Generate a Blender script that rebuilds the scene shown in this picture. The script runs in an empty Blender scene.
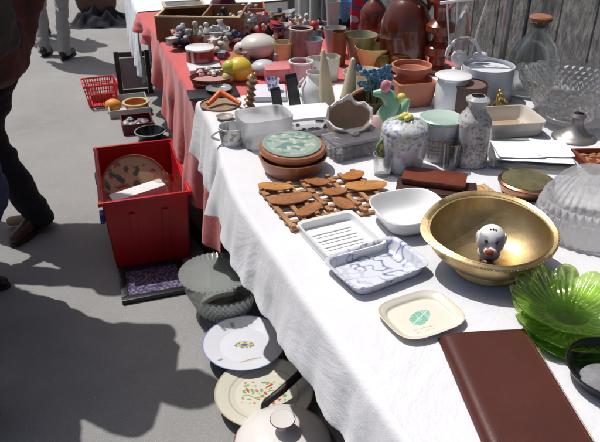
import bpy, bmesh, math, random
from mathutils import Vector, Matrix, noise
S = bpy.context.scene; COL = S.collection
PI = math.pi; TAU = 2*PI
F = 650.0; PITCH = math.radians(30); H = 1.6
AZ = math.radians(22.4); NX, NY = math.cos(AZ), math.sin(AZ)
TT = .7585          # top of the cloth on the tables
SUN_E = math.radians(64); SH = Vector((.80, -.60))   # where shadows fall

# ---------- camera geometry: pixel of the photograph -> point on a horizontal plane
def ray(x, y):
    u = (x-300)/F; v = (y-221)/F
    return Vector((u, math.cos(PITCH)-v*math.sin(PITCH), -math.sin(PITCH)-v*math.cos(PITCH)))
def P(x, y, z=TT):
    d = ray(x, y); t = (z-H)/d.z
    return Vector((d.x*t, d.y*t, z))
def mpp(p): return (p.y*math.cos(PITCH)+(H-p.z)*math.sin(PITCH))/F
def TS(n, s, z=0): return Vector((n*NX-s*NY, n*NY+s*NX, z))
def bb(x0, y0, x1, y1, z=TT, br=1.0, tr=1.0):
    """footprint centre, diameter and height of a round thing that fills this box of the photograph"""
    w = x1-x0; cx = (x0+x1)/2; cy = y1
    for _ in range(3):
        a = PITCH+math.atan((cy-221)/F); cy = y1-.5*w*br*math.sin(a)
    p = P(cx, cy, z); m = mpp(p)
    h = max(.004, (y1-y0-.5*w*(br+tr)*math.sin(a))*m/math.cos(a))
    return p, w*m, h
def quad(c, z):
    q = [P(x, y, z) for x, y in c]          # far-left, far-right, near-right, near-left
    ctr = sum(q, Vector())/4
    ux = ((q[1]-q[0])+(q[2]-q[3]))/2; uy = ((q[0]-q[3])+(q[1]-q[2]))/2
    a1 = math.atan2(ux.y, ux.x); a2 = math.atan2(uy.y, uy.x)-PI/2
    d = (a2-a1+PI) % TAU-PI
    return ctr, ux.length, uy.length, a1+d/2

# ---------- materials
MATS = {}
def M(name, col, rough=.5, metal=0, trans=0, var=.0, vs=20, bump=0, bs=120, clear=0, ior=1.45, spec=.5, col2=None, attr=False, sheen=0, stretch=None, mix=0, tint=None):
    if name in MATS: return MATS[name]
    m = bpy.data.materials.new(name); m.use_nodes = True; nt = m.node_tree; N = nt.nodes; L = nt.links
    b = N['Principled BSDF']; MATS[name] = m
    b.inputs['Roughness'].default_value = rough; b.inputs['Metallic'].default_value = metal
    b.inputs['Transmission Weight'].default_value = trans; b.inputs['IOR'].default_value = ior
    b.inputs['Coat Weight'].default_value = clear; b.inputs['Coat Roughness'].default_value = .06
    b.inputs['Specular IOR Level'].default_value = spec; b.inputs['Sheen Weight'].default_value = sheen
    tc = N.new('ShaderNodeTexCoord'); mp = N.new('ShaderNodeMapping')
    L.new(tc.outputs['Object'], mp.inputs[0])
    if stretch: mp.inputs['Scale'].default_value = stretch
    c4 = (*col, 1)
    b.inputs['Base Color'].default_value = c4
    src = None
    if attr:
        at = N.new('ShaderNodeAttribute'); at.attribute_name = 'col'; src = at.outputs['Color']
    if var or col2:
        no = N.new('ShaderNodeTexNoise'); no.inputs['Scale'].default_value = vs; no.inputs['Detail'].default_value = 6
        no.inputs['Roughness'].default_value = .65
        L.new(mp.outputs[0], no.inputs['Vector'])
        mx = N.new('ShaderNodeMix'); mx.data_type = 'RGBA'
        rp = N.new('ShaderNodeMapRange'); rp.inputs[1].default_value = .32; rp.inputs[2].default_value = .68
        L.new(no.outputs['Fac'], rp.inputs[0])
        L.new(rp.outputs[0], mx.inputs[0])
        if src:
            mx.blend_type = 'MULTIPLY'; mx.inputs[7].default_value = (1-var, 1-var, 1-var, 1); L.new(src, mx.inputs[6])
        else:
            mx.inputs[6].default_value = c4
            c2 = col2 or tuple(k*(1-var) for k in col)
            mx.inputs[7].default_value = (*c2, 1)
        src = mx.outputs[2]
        rr = N.new('ShaderNodeMapRange'); rr.inputs[3].default_value = max(.02, rough-.08); rr.inputs[4].default_value = min(1, rough+.12)
        L.new(no.outputs['Fac'], rr.inputs[0]); L.new(rr.outputs[0], b.inputs['Roughness'])
    if src: L.new(src, b.inputs['Base Color'])
    if bump:
        n2 = N.new('ShaderNodeTexNoise'); n2.inputs['Scale'].default_value = bs; n2.inputs['Detail'].default_value = 5
        L.new(mp.outputs[0], n2.inputs['Vector'])
        bp = N.new('ShaderNodeBump'); bp.inputs['Strength'].default_value = bump; bp.inputs['Distance'].default_value = .004
        L.new(n2.outputs['Fac'], bp.inputs['Height']); L.new(bp.outputs[0], b.inputs['Normal'])
    if mix:
        t = N.new('ShaderNodeBsdfTransparent'); t.inputs[0].default_value = (*(tint or (1, 1, 1)), 1)
        ms = N.new('ShaderNodeMixShader'); ms.inputs[0].default_value = mix
        L.new(b.outputs[0], ms.inputs[1]); L.new(t.outputs[0], ms.inputs[2])
        L.new(ms.outputs[0], N['Material Output'].inputs['Surface'])
    return m
def glaze(name, col, **k): return M(name, col, rough=k.pop('rough', .22), var=k.pop('var', .08), clear=k.pop('clear', .5), vs=k.pop('vs', 25), **k)
def glass(name, col=(1, 1, 1), mix=.5, rough=.03, **k): return M(name, col, rough=rough, trans=1, ior=1.48, mix=mix, tint=k.pop('tint', col), spec=.6, **k)

# ---------- mesh helpers
def new(): return bmesh.new()
def smooth_path(pts, n=5):
    pts = [Vector(p) for p in pts]; P_ = [2*pts[0]-pts[1]]+pts+[2*pts[-1]-pts[-2]]; out = []
    for i in range(1, len(P_)-2):
        a, b, c, d = P_[i-1:i+3]
        for k in range(n):
            t = k/n; out.append(.5*((2*b)+(c-a)*t+(2*a-5*b+4*c-d)*t*t+(3*b-a-3*c+d)*t**3))
    return out+[pts[-1]]
def spr(rs, n=5): return [rs[i]+(rs[i+1]-rs[i])*k/n for i in range(len(rs)-1) for k in range(n)]+[rs[-1]]
def box(bm, x, y, z, loc=(0, 0, 0), rot=None, bev=.0, seg=2, taper=1.0):
    """box x*y*z whose base centre is at loc; taper scales the base"""
    r = bmesh.ops.create_cube(bm, size=1)
    vs = r['verts']
    for v in vs:
        k = taper if v.co.z < 0 else 1
        v.co = Vector((v.co.x*x*k, v.co.y*y*k, (v.co.z+.5)*z))
    es = list({e for v in vs for e in v.link_edges})
    if bev > 0:
        r = bmesh.ops.bevel(bm, geom=es, offset=bev, segments=seg, affect='EDGES', profile=.6)
        vs = list({v for f in r['faces'] for v in f.verts} | {v for v in vs if v.is_valid})
    mt = Matrix.Translation(loc) @ (rot.to_4x4() if rot is not None else Matrix())
    bmesh.ops.transform(bm, matrix=mt, verts=vs)
    return vs
def R(x=0, y=0, z=0): 
    from mathutils import Euler
    return Euler((x, y, z)).to_matrix()
def lathe(bm, prof, n=48, sx=1, sy=1, pw=2.0, fn=None, loc=(0, 0, 0), rot=None):
    """revolve [(radius, z)...]; pw>2 squares the outline; fn(angle, radius, z, index) -> (radius, z)"""
    rings = []; mt = Matrix.Translation(loc) @ (rot.to_4x4() if rot is not None else Matrix())
    for i, (r, z) in enumerate(prof):
        if r < 1e-5:
            rings.append([bm.verts.new(mt @ Vector((0, 0, z)))]); continue
        ring = []
        for k in range(n):
            a = TAU*k/n; c, s = math.cos(a), math.sin(a)
            rr, zz = (r, z) if fn is None else fn(a, r, z, i)
            if pw != 2:
                q = (abs(c)**pw+abs(s)**pw)**(-1/pw)
            else: q = 1
            ring.append(bm.verts.new(mt @ Vector((rr*c*q*sx, rr*s*q*sy, zz))))
        rings.append(ring)
    for A, B in zip(rings, rings[1:]):
        if len(A) == 1 and len(B) == 1: continue
        if len(A) == 1:
            for k in range(n): bm.faces.new((A[0], B[(k+1) % n], B[k]))
        elif len(B) == 1:
            for k in range(n): bm.faces.new((A[k], A[(k+1) % n], B[0]))
        else:
            for k in range(n): bm.faces.new((A[k], A[(k+1) % n], B[(k+1) % n], B[k]))
    return rings
def ball(bm, r, loc=(0, 0, 0), sc=(1, 1, 1), rot=None, n=16, lump=0, seed=0):
    r_ = bmesh.ops.create_uvsphere(bm, u_segments=n, v_segments=max(6, n*2//3), radius=r)
    for v in r_['verts']:
        if lump:
            v.co *= 1+lump*noise.noise(v.co*(1.6/r)+Vector((seed*7.3, seed, 0)))
        v.co = Vector((v.co.x*sc[0], v.co.y*sc[1], v.co.z*sc[2]))
        if rot is not None: v.co = rot @ v.co
        v.co += Vector(loc)
    return r_['verts']
def tube(bm, pts, r, n=8, closed=False):
    pts = [Vector(p) for p in pts]; rs = r if isinstance(r, (list, tuple)) else [r]*len(pts)
    rings = []; up = None
    for i, p in enumerate(pts):
        a = pts[i-1] if (i or closed) else p; b = pts[(i+1) % len(pts)] if (i < len(pts)-1 or closed) else p
        t = (b-a).normalized()
        if up is None: up = Vector((0, 0, 1)) if abs(t.z) < .9 else Vector((1, 0, 0))
        x = t.cross(up); x = x.normalized() if x.length > 1e-6 else Vector((1, 0, 0)); y = x.cross(t); up = y
        rings.append([bm.verts.new(p+(x*math.cos(TAU*k/n)+y*math.sin(TAU*k/n))*rs[i]) for k in range(n)])
    m = len(rings)
    for i in range(m if closed else m-1):
        A, B = rings[i], rings[(i+1) % m]
        for k in range(n): bm.faces.new((A[k], A[(k+1) % n], B[(k+1) % n], B[k]))
    if not closed: bm.faces.new(rings[0][::-1]); bm.faces.new(rings[-1])
def prism(bm, pts, z0, z1):
    """closed outline pts [(x,y)] extruded from z0 to z1"""
    a = [bm.verts.new((x, y, z0)) for x, y in pts]; b = [bm.verts.new((x, y, z1)) for x, y in pts]
    bm.faces.new(a[::-1]); bm.faces.new(b); n = len(a)
    for k in range(n): bm.faces.new((a[k], a[(k+1) % n], b[(k+1) % n], b[k]))
def mk(name, bm, mat, parent=None, loc=None, rz=0, smooth=True, ang=40, cfn=None):
    bmesh.ops.recalc_face_normals(bm, faces=bm.faces)
    me = bpy.data.meshes.new(name); bm.to_mesh(me); bm.free()
    me.materials.append(mat)
    if smooth:
        me.polygons.foreach_set('use_smooth', [True]*len(me.polygons)); me.set_sharp_from_angle(angle=math.radians(ang))
    if cfn:
        at = me.color_attributes.new('col', 'FLOAT_COLOR', 'POINT')
        for i, v in enumerate(me.vertices): at.data[i].color = (*cfn(v.co), 1)
    o = bpy.data.objects.new(name, me); COL.objects.link(o)
    if parent: o.parent = parent
    if loc is not None: o.location = loc
    o.rotation_euler = (0, 0, rz)
    return o
def tag(o, label, cat, group=None, kind=None):
    o['label'] = label; o['category'] = cat
    if group: o['group'] = group
    if kind: o['kind'] = kind
    return o
def thing(name, label, cat, loc, rz=0, group=None):
    o = bpy.data.objects.new(name, None); COL.objects.link(o); o.empty_display_size = .05
    o.location = loc; o.rotation_euler = (0, 0, rz)
    return tag(o, label, cat, group)
def single(name, bm, mat, loc, rz, label, cat, group=None, **k):
    return tag(mk(name, bm, mat, None, loc, rz, **k), label, cat, group)
def shell(R0, R1, h, t=.003, lip=.0, foot=0):
    """profile of an open vessel: base radius R0, rim radius R1"""
    p = []
    if foot: p += [(0, foot*.4), (R0*.8, foot*.4), (R0*.85, 0), (R0*.97, 0), (R0, foot)]
    else: p += [(0, 0), (R0*.93, 0), (R0, .003)]
    for k in range(1, 6):
        q = k/6; p.append((R0+(R1-R0)*q**.75, foot+(h-foot)*q))
    p += [(R1, h-.002), (R1-t*.3, h), (R1-t*.8, h-.0005), (R1-t-lip, h-.003)]
    for k in range(5, 0, -1):
        q = k/6; p.append((R0+(R1-R0)*q**.75-t, foot+t+(h-foot-t)*q))
    p += [(R0-t-.003, foot+t), (0, foot+t)]
    return p

# ---------- world, sun, camera
w = bpy.data.worlds.new('World'); S.world = w; w.use_nodes = True
sk = w.node_tree.nodes.new('ShaderNodeTexSky'); sk.sky_type = 'NISHITA'; sk.sun_disc = False
sk.sun_elevation = SUN_E
sun_dir = Vector((-SH.x*math.cos(SUN_E), -SH.y*math.cos(SUN_E), math.sin(SUN_E)))
sk.sun_rotation = math.atan2(sun_dir.x, sun_dir.y)
w.node_tree.links.new(sk.outputs[0], w.node_tree.nodes['Background'].inputs[0])
w.node_tree.nodes['Background'].inputs[1].default_value = .086
sk.dust_density = 4; sk.ozone_density = 1.2; sk.air_density = .7
sl = bpy.data.lights.new('sun', 'SUN'); sl.energy = 3.6; sl.angle = math.radians(.6); sl.color = (1, .975, .95)
so = bpy.data.objects.new('sun', sl); COL.objects.link(so); so.rotation_euler = sun_dir.to_track_quat('Z', 'Y').to_euler(); so.location = (-3, 3, 6)
cd = bpy.data.cameras.new('camera'); cd.lens = F/600*36; cd.sensor_width = 36; cd.clip_end = 500; cd.clip_start = .02
co = bpy.data.objects.new('camera', cd); COL.objects.link(co); co.location = (0, 0, H); co.rotation_euler = (PI/2-PITCH, 0, 0)
cd.dof.use_dof = True; cd.dof.focus_distance = 1.6; cd.dof.aperture_fstop = 13
S.camera = co
S.view_settings.view_transform = 'Standard'; S.view_settings.look = 'None'; S.view_settings.gamma = 1; S.view_settings.exposure = .12
S.render.engine = 'CYCLES'
S.cycles.use_denoising = True; S.cycles.max_bounces = 10; S.cycles.transparent_max_bounces = 16
S.cycles.caustics_refractive = False; S.cycles.caustics_reflective = False; S.cycles.sample_clamp_indirect = 4

# ---------- ground
def setting(o): o['kind'] = 'structure'; return o
m = M('asphalt', (.27, .265, .26), rough=.9, bump=.3, bs=260)
nt = m.node_tree; N = nt.nodes; L = nt.links; b = N['Principled BSDF']
tc = N['Texture Coordinate']
def nz(scale, det=6):
    n = N.new('ShaderNodeTexNoise'); n.inputs['Scale'].default_value = scale; n.inputs['Detail'].default_value = det; L.new(tc.outputs['Object'], n.inputs[0]); return n
def mixc(fac, a, bb_, mode='MIX'):
    x = N.new('ShaderNodeMix'); x.data_type = 'RGBA'; x.blend_type = mode
    L.new(fac, x.inputs[0])
    for s_, k in ((a, 6), (bb_, 7)):
        if isinstance(s_, tuple): x.inputs[k].default_value = (*s_, 1)
        else: L.new(s_, x.inputs[k])
    return x.outputs[2]
def rng(src, a, b_):
    r = N.new('ShaderNodeMapRange'); r.inputs[1].default_value = a; r.inputs[2].default_value = b_; L.new(src, r.inputs[0]); return r.outputs[0]
big = nz(.9, 5); fine = nz(180, 3); mid = nz(9, 8)
c = mixc(rng(big.outputs[0], .35, .7), (.30, .295, .285), (.205, .20, .193))
c = mixc(rng(mid.outputs[0], .45, .75), c, (.25, .245, .235))
c = mixc(rng(fine.outputs[0], .55, .8), c, (.17, .168, .165))
sp = N.new('ShaderNodeTexVoronoi'); sp.inputs['Scale'].default_value = 120; L.new(tc.outputs['Object'], sp.inputs[0])
c = mixc(rng(sp.outputs['Distance'], .22, .1), c, (.40, .39, .37))
# cracks
vr = N.new('ShaderNodeTexVoronoi'); vr.feature = 'DISTANCE_TO_EDGE'; vr.inputs['Scale'].default_value = .55
dn = nz(3.5, 6); va = N.new('ShaderNodeVectorMath'); va.operation = 'MULTIPLY_ADD'; va.inputs[1].default_value = (.35, .35, 0)
L.new(dn.outputs['Color'], va.inputs[0]); L.new(tc.outputs['Object'], va.inputs[2]); L.new(va.outputs[0], vr.inputs[0])
c = mixc(rng(vr.outputs[0], .0008, .0001), c, (.235, .23, .222))
L.new(c, b.inputs['Base Color'])
bm = new()
G = 60
bmesh.ops.create_grid(bm, x_segments=2, y_segments=2, size=G)
setting(mk('ground', bm, m, smooth=False))
# ---------- the wall behind the stall
wm = M('weathered_boards', (.065, .065, .066), rough=.9, col2=(.33, .32, .30), vs=40, bump=1, bs=70, stretch=(1, 1, .4))
t = thing('wall', 'dark weathered grey board wall behind the stall', 'wall', TS(2.12, -1.2), AZ)
bm = new()
for k in range(30):
    box(bm, .04, .193, 3.0, (.0+.004*(k % 3), .1+k*.2, 0), bev=.004, seg=1)
mk('boarding', bm, wm, t, smooth=False)
bm = new(); box(bm, .05, 6, .12, (-.03, 3.0, 2.7)); mk('rail', bm, wm, t, smooth=False)
t = thing('wall', 'smooth grey plaster wall at the far end of the stall', 'wall', TS(2.12, 4.8), AZ)
bm = new(); box(bm, .2, 9, 3.0, (.1, 4.51, 0)); mk('plaster', bm, M('plaster', (.34, .33, .325), rough=.9, var=.25, vs=3, bump=.3, bs=40), t, smooth=False)
bm = new(); box(bm, .03, 9, .15, (-.016, 4.51, 0), bev=.004); mk('skirting', bm, M('plaster_dark', (.18, .18, .18), rough=.9, var=.3, vs=6), t, smooth=False)
def post(px, py, r, mat, label, h=2.6, n=2.02):
    d = ray(px, py); tt = n/(NX*d.x+NY*d.y); q = Vector((d.x*tt, d.y*tt, 0))
    t = thing('post', label, 'post', q, AZ)
    b_ = new(); lathe(b_, [(0, 0), (r*1.9, 0), (r*1.9, .012), (r*1.2, .016), (0, .016)], n=24); mk('base_plate', b_, mat, t)
    b_ = new(); lathe(b_, [(0, .017), (r, .017), (r, h), (0, h)], n=24); mk('pole', b_, mat, t)
wp = M('white_painted_metal', (.72, .72, .70), rough=.4, var=.15, vs=8)
gp = M('grey_metal', (.22, .21, .21), rough=.45, var=.2, vs=8, metal=.3)
post(304, 10, .045, wp, 'left one of the two white posts at the far wall')
post(314, 10, .034, wp, 'right one of the two white posts at the far wall')
post(291, 10, .03, gp, 'grey metal post left of the two white posts')
post(327, 6, .04, gp, 'dark grey metal post right of the two white posts')
post(507, 20, .019, M('galvanised', (.42, .42, .42), rough=.4, metal=.6, var=.3, vs=12), 'thin galvanised pipe in front of the dark board wall by the corked bottle')

# ---------- tables and cloths
tm = M('trestle_wood', (.30, .20, .12), rough=.7, var=.3, vs=14, stretch=(1, 8, 8)); tg = M('table_steel', (.25, .25, .26), rough=.4, metal=.8)
def table(s0, s1, n0, n1, label, top=.752):
    t = thing('folding_table', label, 'table', TS((n0+n1)/2, (s0+s1)/2), AZ)
    w_, l_ = n1-n0, s1-s0
    b_ = new(); box(b_, w_, l_, .028, (0, 0, top-.03), bev=.004); mk('tabletop', b_, tm, t)
    for sx in (-1, 1):
        for sy in (-1, 1):
            b_ = new(); tube(b_, [(sx*(w_/2-.25), sy*(l_/2-.35), top-.031), (sx*(w_/2-.22), sy*(l_/2-.3), 0)], .014, 10); mk('leg', b_, tg, t)
    for sy in (-1, 1):
        b_ = new(); tube(b_, [(-(w_/2-.24), sy*(l_/2-.31), .22), ((w_/2-.24), sy*(l_/2-.31), .22)], .009, 8); mk('crossbar', b_, tg, t)
table(-.45, 1.60, .45, 1.95, 'folding table under the white cloth, near end of the stall', .7535)
table(1.66, 4.02, .615, 1.30, 'folding table under the red cloth, middle of the stall', .7505)
table(1.66, 2.78, 1.34, 1.71, 'folding table at the wall side under the back of both cloths', .7505)
table(4.08, 5.9, .70, 1.6, 'folding table under the pale sheet, far end of the stall', .7505)

def sm(a, b_, x):
    q = max(0, min(1, (x-a)/(b_-a))); return q*q*(3-2*q)
def cloth(name, mat, s0, s1, n1, edge, drop, flare, fold, z, label, ds=.025, back=.12, wr=.0012, th=.0016, ends=(0, 0), corner=None):
    """draped cloth: flat over the table top, then over the front edge; edge(s), drop(s), fold(s,q)"""
    b_ = new(); ns = int((s1-s0)/ds)+1
    tq = [0, .02, .045, .08, .12, .18, .25, .32, .4, .48, .56, .64, .72, .8, .88, .94, 1]
    rows = []
    for i in range(ns):
        s = s0+(s1-s0)*i/(ns-1); e = edge(s); row = []
        nk = 26
        for k in range(nk):
            nb = n1(s) if callable(n1) else n1; n_ = nb+(e+.02-nb)*(k/(nk-1))**.7
            row.append((n_, s, z+wr*noise.noise(Vector((n_*5, s*7, 2)))*2+wr*.6*noise.noise(Vector((n_*19, s*14, 5)))))
        D = drop(s)
        for q in tq:
            d = q*D
            a = min(d/.02, 1)*PI/2                # rounded edge
            fo, al = fold(s, q)
            nn = e+.02-.02*math.sin(a)-flare*max(0, d-.02)-fo
            zz = z-.02*(1-math.cos(a))-max(0, d-.02*1.0)
            row.append((nn, s+al, max(.012, zz)))
        rows.append([b_.verts.new(TS(n_, s_, z_)) for n_, s_, z_ in row])
    for A, B in zip(rows, rows[1:]):
        for k in range(len(A)-1): b_.faces.new((A[k], A[k+1], B[k+1], B[k]))
    o = single(name, b_, mat, None, 0, label, 'cloth', None, ang=80)
    so_ = o.modifiers.new('thickness', 'SOLIDIFY'); so_.thickness = th; so_.offset = -1
    ss = o.modifiers.new('smooth', 'SUBSURF'); ss.levels = 1; ss.render_levels = 1
    return o
def cloth_mat(name, col, v, weave, crease=.35):
    m = M(name, col, rough=.92, sheen=.25, spec=.2)
    nt = m.node_tree; N = nt.nodes; L = nt.links; b = N['Principled BSDF']; tc = N['Texture Coordinate']
    n1 = N.new('ShaderNodeTexNoise'); n1.inputs['Scale'].default_value = 3.2; n1.inputs['Detail'].default_value = 5; n1.inputs['Roughness'].default_value = .62; n1.inputs['Distortion'].default_value = 1.2
    n2 = N.new('ShaderNodeTexNoise'); n2.inputs['Scale'].default_value = 420; n2.inputs['Detail'].default_value = 2
    n3 = N.new('ShaderNodeTexNoise'); n3.inputs['Scale'].default_value = 34; n3.inputs['Detail'].default_value = 4; n3.inputs['Distortion'].default_value = 2
    for n in (n1, n2, n3): L.new(tc.outputs['Object'], n.inputs[0])
    mx = N.new('ShaderNodeMix'); mx.data_type = 'RGBA'; mx.inputs[6].default_value = (*col, 1); mx.inputs[7].default_value = (*[k*(1-v) for k in col], 1)
    L.new(n1.outputs[0], mx.inputs[0]); L.new(mx.outputs[2], b.inputs['Base Color'])
    b1 = N.new('ShaderNodeBump'); b1.inputs['Strength'].default_value = crease; b1.inputs['Distance'].default_value = .03; L.new(n1.outputs[0], b1.inputs['Height'])
    b3 = N.new('ShaderNodeBump'); b3.inputs['Strength'].default_value = crease*.35; b3.inputs['Distance'].default_value = .004; L.new(n3.outputs[0], b3.inputs['Height']); L.new(b1.outputs[0], b3.inputs['Normal'])
    b2 = N.new('ShaderNodeBump'); b2.inputs['Strength'].default_value = weave; b2.inputs['Distance'].default_value = .0012; L.new(n2.outputs[0], b2.inputs['Height'])
    L.new(b3.outputs[0], b2.inputs['Normal']); L.new(b2.outputs[0], b.inputs['Normal'])
    return m
# ---------- cloths
WC = cloth_mat('white_linen', (.69, .69, .71), .10, .5, .32)
RC = cloth_mat('red_cotton', (.60, .125, .12), .22, .5, .35)
PC = cloth_mat('pale_cotton', (.70, .76, .80), .08, .3, .3)
nv = lambda a, b_=0, c=0: noise.noise(Vector((a, b_, c)))
def w_edge(s): return .432+.10*sm(1.45, 2.3, s)
def w_drop(s): return .175+.022*nv(s*1.7)+.012*nv(s*6, 4)+.05*sm(1.7, 1.92, s)-.02*sm(1.95, 2.3, s)
def w_fold(s, q):
    a = .006*nv(s*9, q*2)*q+.004*nv(s*22, q*3, 4)*q+.012*nv(s*3, 5)*q
    g = math.exp(-((s-1.86-.10*q)/.05)**2)
    a += .007*q*math.sin(s*43+2.2*math.sin(s*9))+.004*q*math.sin(s*88+3*math.sin(s*5))
    return a-.03*g*q**.8+.022*math.exp(-((s-1.78-.08*q)/.06)**2)*q, .01*nv(s*4, q*2, 9)*q
cloth('tablecloth', WC, -.4, 2.34, 1.93, w_edge, w_drop, .17, w_fold, TT, 'white linen cloth over the near table, hanging short over its front edge')
def r_edge(s): return .54+.05*sm(2.3, 3.5, s)
def sm_(a, b_, x): return 1-sm(b_, a, x) if a > b_ else sm(a, b_, x)
def r_drop(s): return .09+.18*sm_(3.62, 3.28, s)+.10*sm_(3.2, 2.85, s)+.12*sm_(2.85, 2.4, s)+.02*sm_(2.32, 2.1, s)
def r_fold(s, q): return (.030*math.sin(s*21+.8*math.sin(s*7))*q**1.2+.012*math.sin(s*47+1)*q+.01*nv(s*8, q*3)), .02*nv(s*5, q)*q
cloth('tablecloth', RC, 2.04, 3.95, lambda s: 1.74-.42*sm(2.7, 3.1, s), r_edge, r_drop, .06, r_fold, TT-.0035, 'coral red cotton cloth over the middle table, its folds hanging towards the street', ds=.016, wr=.004)
cloth('tablecloth', PC, 3.98, 5.4, 1.55, lambda s: .60+.11*(s-4), lambda s: .44+.05*nv(s*3), .02, lambda s, q: (.03*math.sin(s*26)*q+.012*nv(s*9, q*2), 0), TT-.003, 'pale bluish white sheet hanging from the far table beyond the red cloth')

# ---------- near end of the white cloth
choc = M('brown_leather', (.085, .024, .017), rough=.30, var=.3, vs=5, bump=.12, bs=420, clear=.2)
c_, w_, d_, rz = quad([(437, 331), (524, 327), (622, 480), (507, 488)], TT+.02)
t = thing('leather_case', 'dark brown leather document case lying flat at the near table edge', 'leather case', (c_.x, c_.y, TT), rz)
b_ = new()
# soft padded lid, rounded on the left spine
n1, n2 = 40, 30; g = []
for i in range(n1+1):
    r_ = []
    for k in range(n2+1):
        x = -w_/2+w_*k/n2; y = -d_/2+d_*i/n1
        ex = min(1, (x+w_/2)/.022); ey = min(1, min((x*0+y+d_/2), (d_/2-y))/.008); er = min(1, (w_/2-x)/.006)
        e = math.sqrt(max(0, 1-(1-ex)**2))*math.sqrt(max(0, 1-(1-ey)**2))*math.sqrt(max(0, 1-(1-er)**2))
        r_.append(b_.verts.new((x, y, .003+.019*e+.0012*nv(x*14, y*9)*e)))
    g.append(r_)
for A, B in zip(g, g[1:]):
    for k in range(n2): b_.faces.new((A[k], A[k+1], B[k+1], B[k]))
mk('lid', b_, choc, t, ang=70)
b_ = new(); box(b_, w_-.006, d_-.006, .009, (0, 0, .0005), bev=.002); mk('base', b_, M('dark_leather', (.02, .007, .006), rough=.5, bump=.3, bs=300), t)
b_ = new()
st = M('stitching', (.16, .07, .05), rough=.7)
k = 0
while k < 90:
    y = -d_/2+.01+k*(d_-.02)/90
    tube(b_, [(w_/2-.010, y, .0218), (w_/2-.010, y+.0022, .0222)], .0004, 5); k += 1
mk('seam', b_, st, t)
b_ = new(); tube(b_, [(w_/2+.001, -d_/2+.008, .013), (w_/2+.001, d_/2-.008, .013)], .0016, 8); mk('zip', b_, M('zip_metal', (.25, .2, .17), rough=.35, metal=.8), t)

def dish(name, c, zr, h, label, cat, mat, pw=5, flare=.8, t_=.004, foot=.0, group=None, cfn=None, parent=False, lipfn=None, n=96, slump=.0):
    ctr, w_, d_, rz = quad(c, zr+h)
    b_ = new(); sc = d_/w_; Rr = w_/2
    R0 = Rr*flare
    lathe(b_, shell(R0, Rr, h, t_, .001, foot), n=n, sy=sc, pw=pw, fn=lipfn)
    if parent:
        t = thing(name, label, cat, (ctr.x, ctr.y, zr), rz, group); o = mk('body', b_, mat, t, cfn=cfn); return t, Rr, sc
    o = single(name, b_, mat, (ctr.x, ctr.y, zr), rz, label, cat, group, cfn=cfn); return o, Rr, sc

wgl = glaze('white_glaze', (.78, .78, .77), var=.03)
# cream plate with green leaf
def leafc(co):
    x, y = co.x*1000, co.y*1000
    base = (.70, .66, .56)
    if co.z > .004 and max(abs(x), abs(y)) > 68: return (.62, .56, .44)
    X = (x-2)*.92+(y-2)*.4; Y = -(x-2)*.4+(y-2)*.92
    q = (X/30)**2+(Y/(17*(1-.3*X/40)))**2
    if q < 1:
        if abs(Y) < 1.3: return (.55, .66, .55)
        if abs((abs(Y)*.8-X) % 9) < 1.4: return (.42, .60, .48)
        return (.20, .44, .33) if nv(x*.09, y*.09) > -.15 else (.34, .55, .43)
    if -34 < x < 10 and abs((y+26+x*.1) % 9-4) < .9 and -44 < y < -24 and nv(x*.5, y) > -.1: return (.35, .36, .30)
    return base
at_gl = M('painted_glaze', (1, 1, 1), rough=.2, clear=.5, attr=True)
def plate(name, c, zr, label, cfn, pw, mat=at_gl, h=.016, group=None):
    ctr, w_, d_, rz = quad(c, zr+h); Rr = w_/2
    pr = [(0, .001), (Rr*.62, .0), (Rr*.70, .002), (Rr*.98, h-.002), (Rr, h), (Rr*.975, h+.0005), (Rr*.9, h-.004)]
    pr += [(Rr*(.82-.02*k), max(.004, h-.006-.0022*k)) for k in range(5)] + [(Rr*(.7-.7*k/34), .0042) for k in range(34)] + [(0, .0042)]
    b_ = new(); lathe(b_, pr, n=140, sy=d_/w_, pw=pw)
    return single(name, b_, mat, (ctr.x, ctr.y, zr), rz, label, 'plate', group, cfn=cfn)
plate('square_plate', [(367, 305), (433, 287), (477, 321), (407, 343)], TT, 'small cream rounded square plate with a pale green leaf motif', leafc, 3.6)

# blue marbled dish
def marb(co):
    v = abs(noise.noise(Vector((co.x*30, co.y*44, co.z*30)))+.5*noise.noise(Vector((co.x*60, co.y*60, co.z*60+3))))
    v2 = noise.noise(Vector((co.x*11+5, co.y*11, co.z*9)))
    k = max(0, 1-v/.17)*(1 if v2 > -.2 else .3)
    a = (.62, .64, .68); b2 = (.07, .09, .26)
    return tuple(p_*(1-k)+q_*k for p_, q_ in zip(a, b2))
def dense_rect(name, c, zr, h, label, cat, mat, cfn, flare=.84, pw=7, rim=.008, t_=.004, group=None, ribs=0, ribm=None):
    ctr, w_, d_, rz = quad(c, zr+h); Rr = w_/2; R0 = Rr*flare
    pr = [(0, .0)]+[(R0*k/20, 0) for k in range(1, 20)]+[(R0, .002)]
    pr += [(R0+(Rr-rim-R0)*(k/10)**.8, .002+(h-.003)*k/10) for k in range(1, 11)]
    pr += [(Rr, h-.001), (Rr, h+.001), (Rr-rim-.001, h)]
    pr += [(R0+(Rr-rim-R0)*(k/10)**.8-t_, t_+(h-t_)*k/10) for k in range(9, 0, -1)]
    pr += [(R0*(1-k/26)-t_*(1-k/26), t_) for k in range(26)]+[(0, t_)]
    b_ = new(); lathe(b_, pr, n=200 if cfn else 96, sy=d_/w_, pw=pw)
    t = thing(name, label, cat, (ctr.x, ctr.y, zr), rz, group)
    mk('body', b_, mat, t, cfn=cfn)
    return t, Rr, d_/w_, R0
dense_rect('baking_dish', [(322, 256), (389, 238), (442, 262), (352, 293)], TT, .028,
           'rectangular white china dish with blue marbled veins', 'dish', at_gl, marb, rim=.006)
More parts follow.
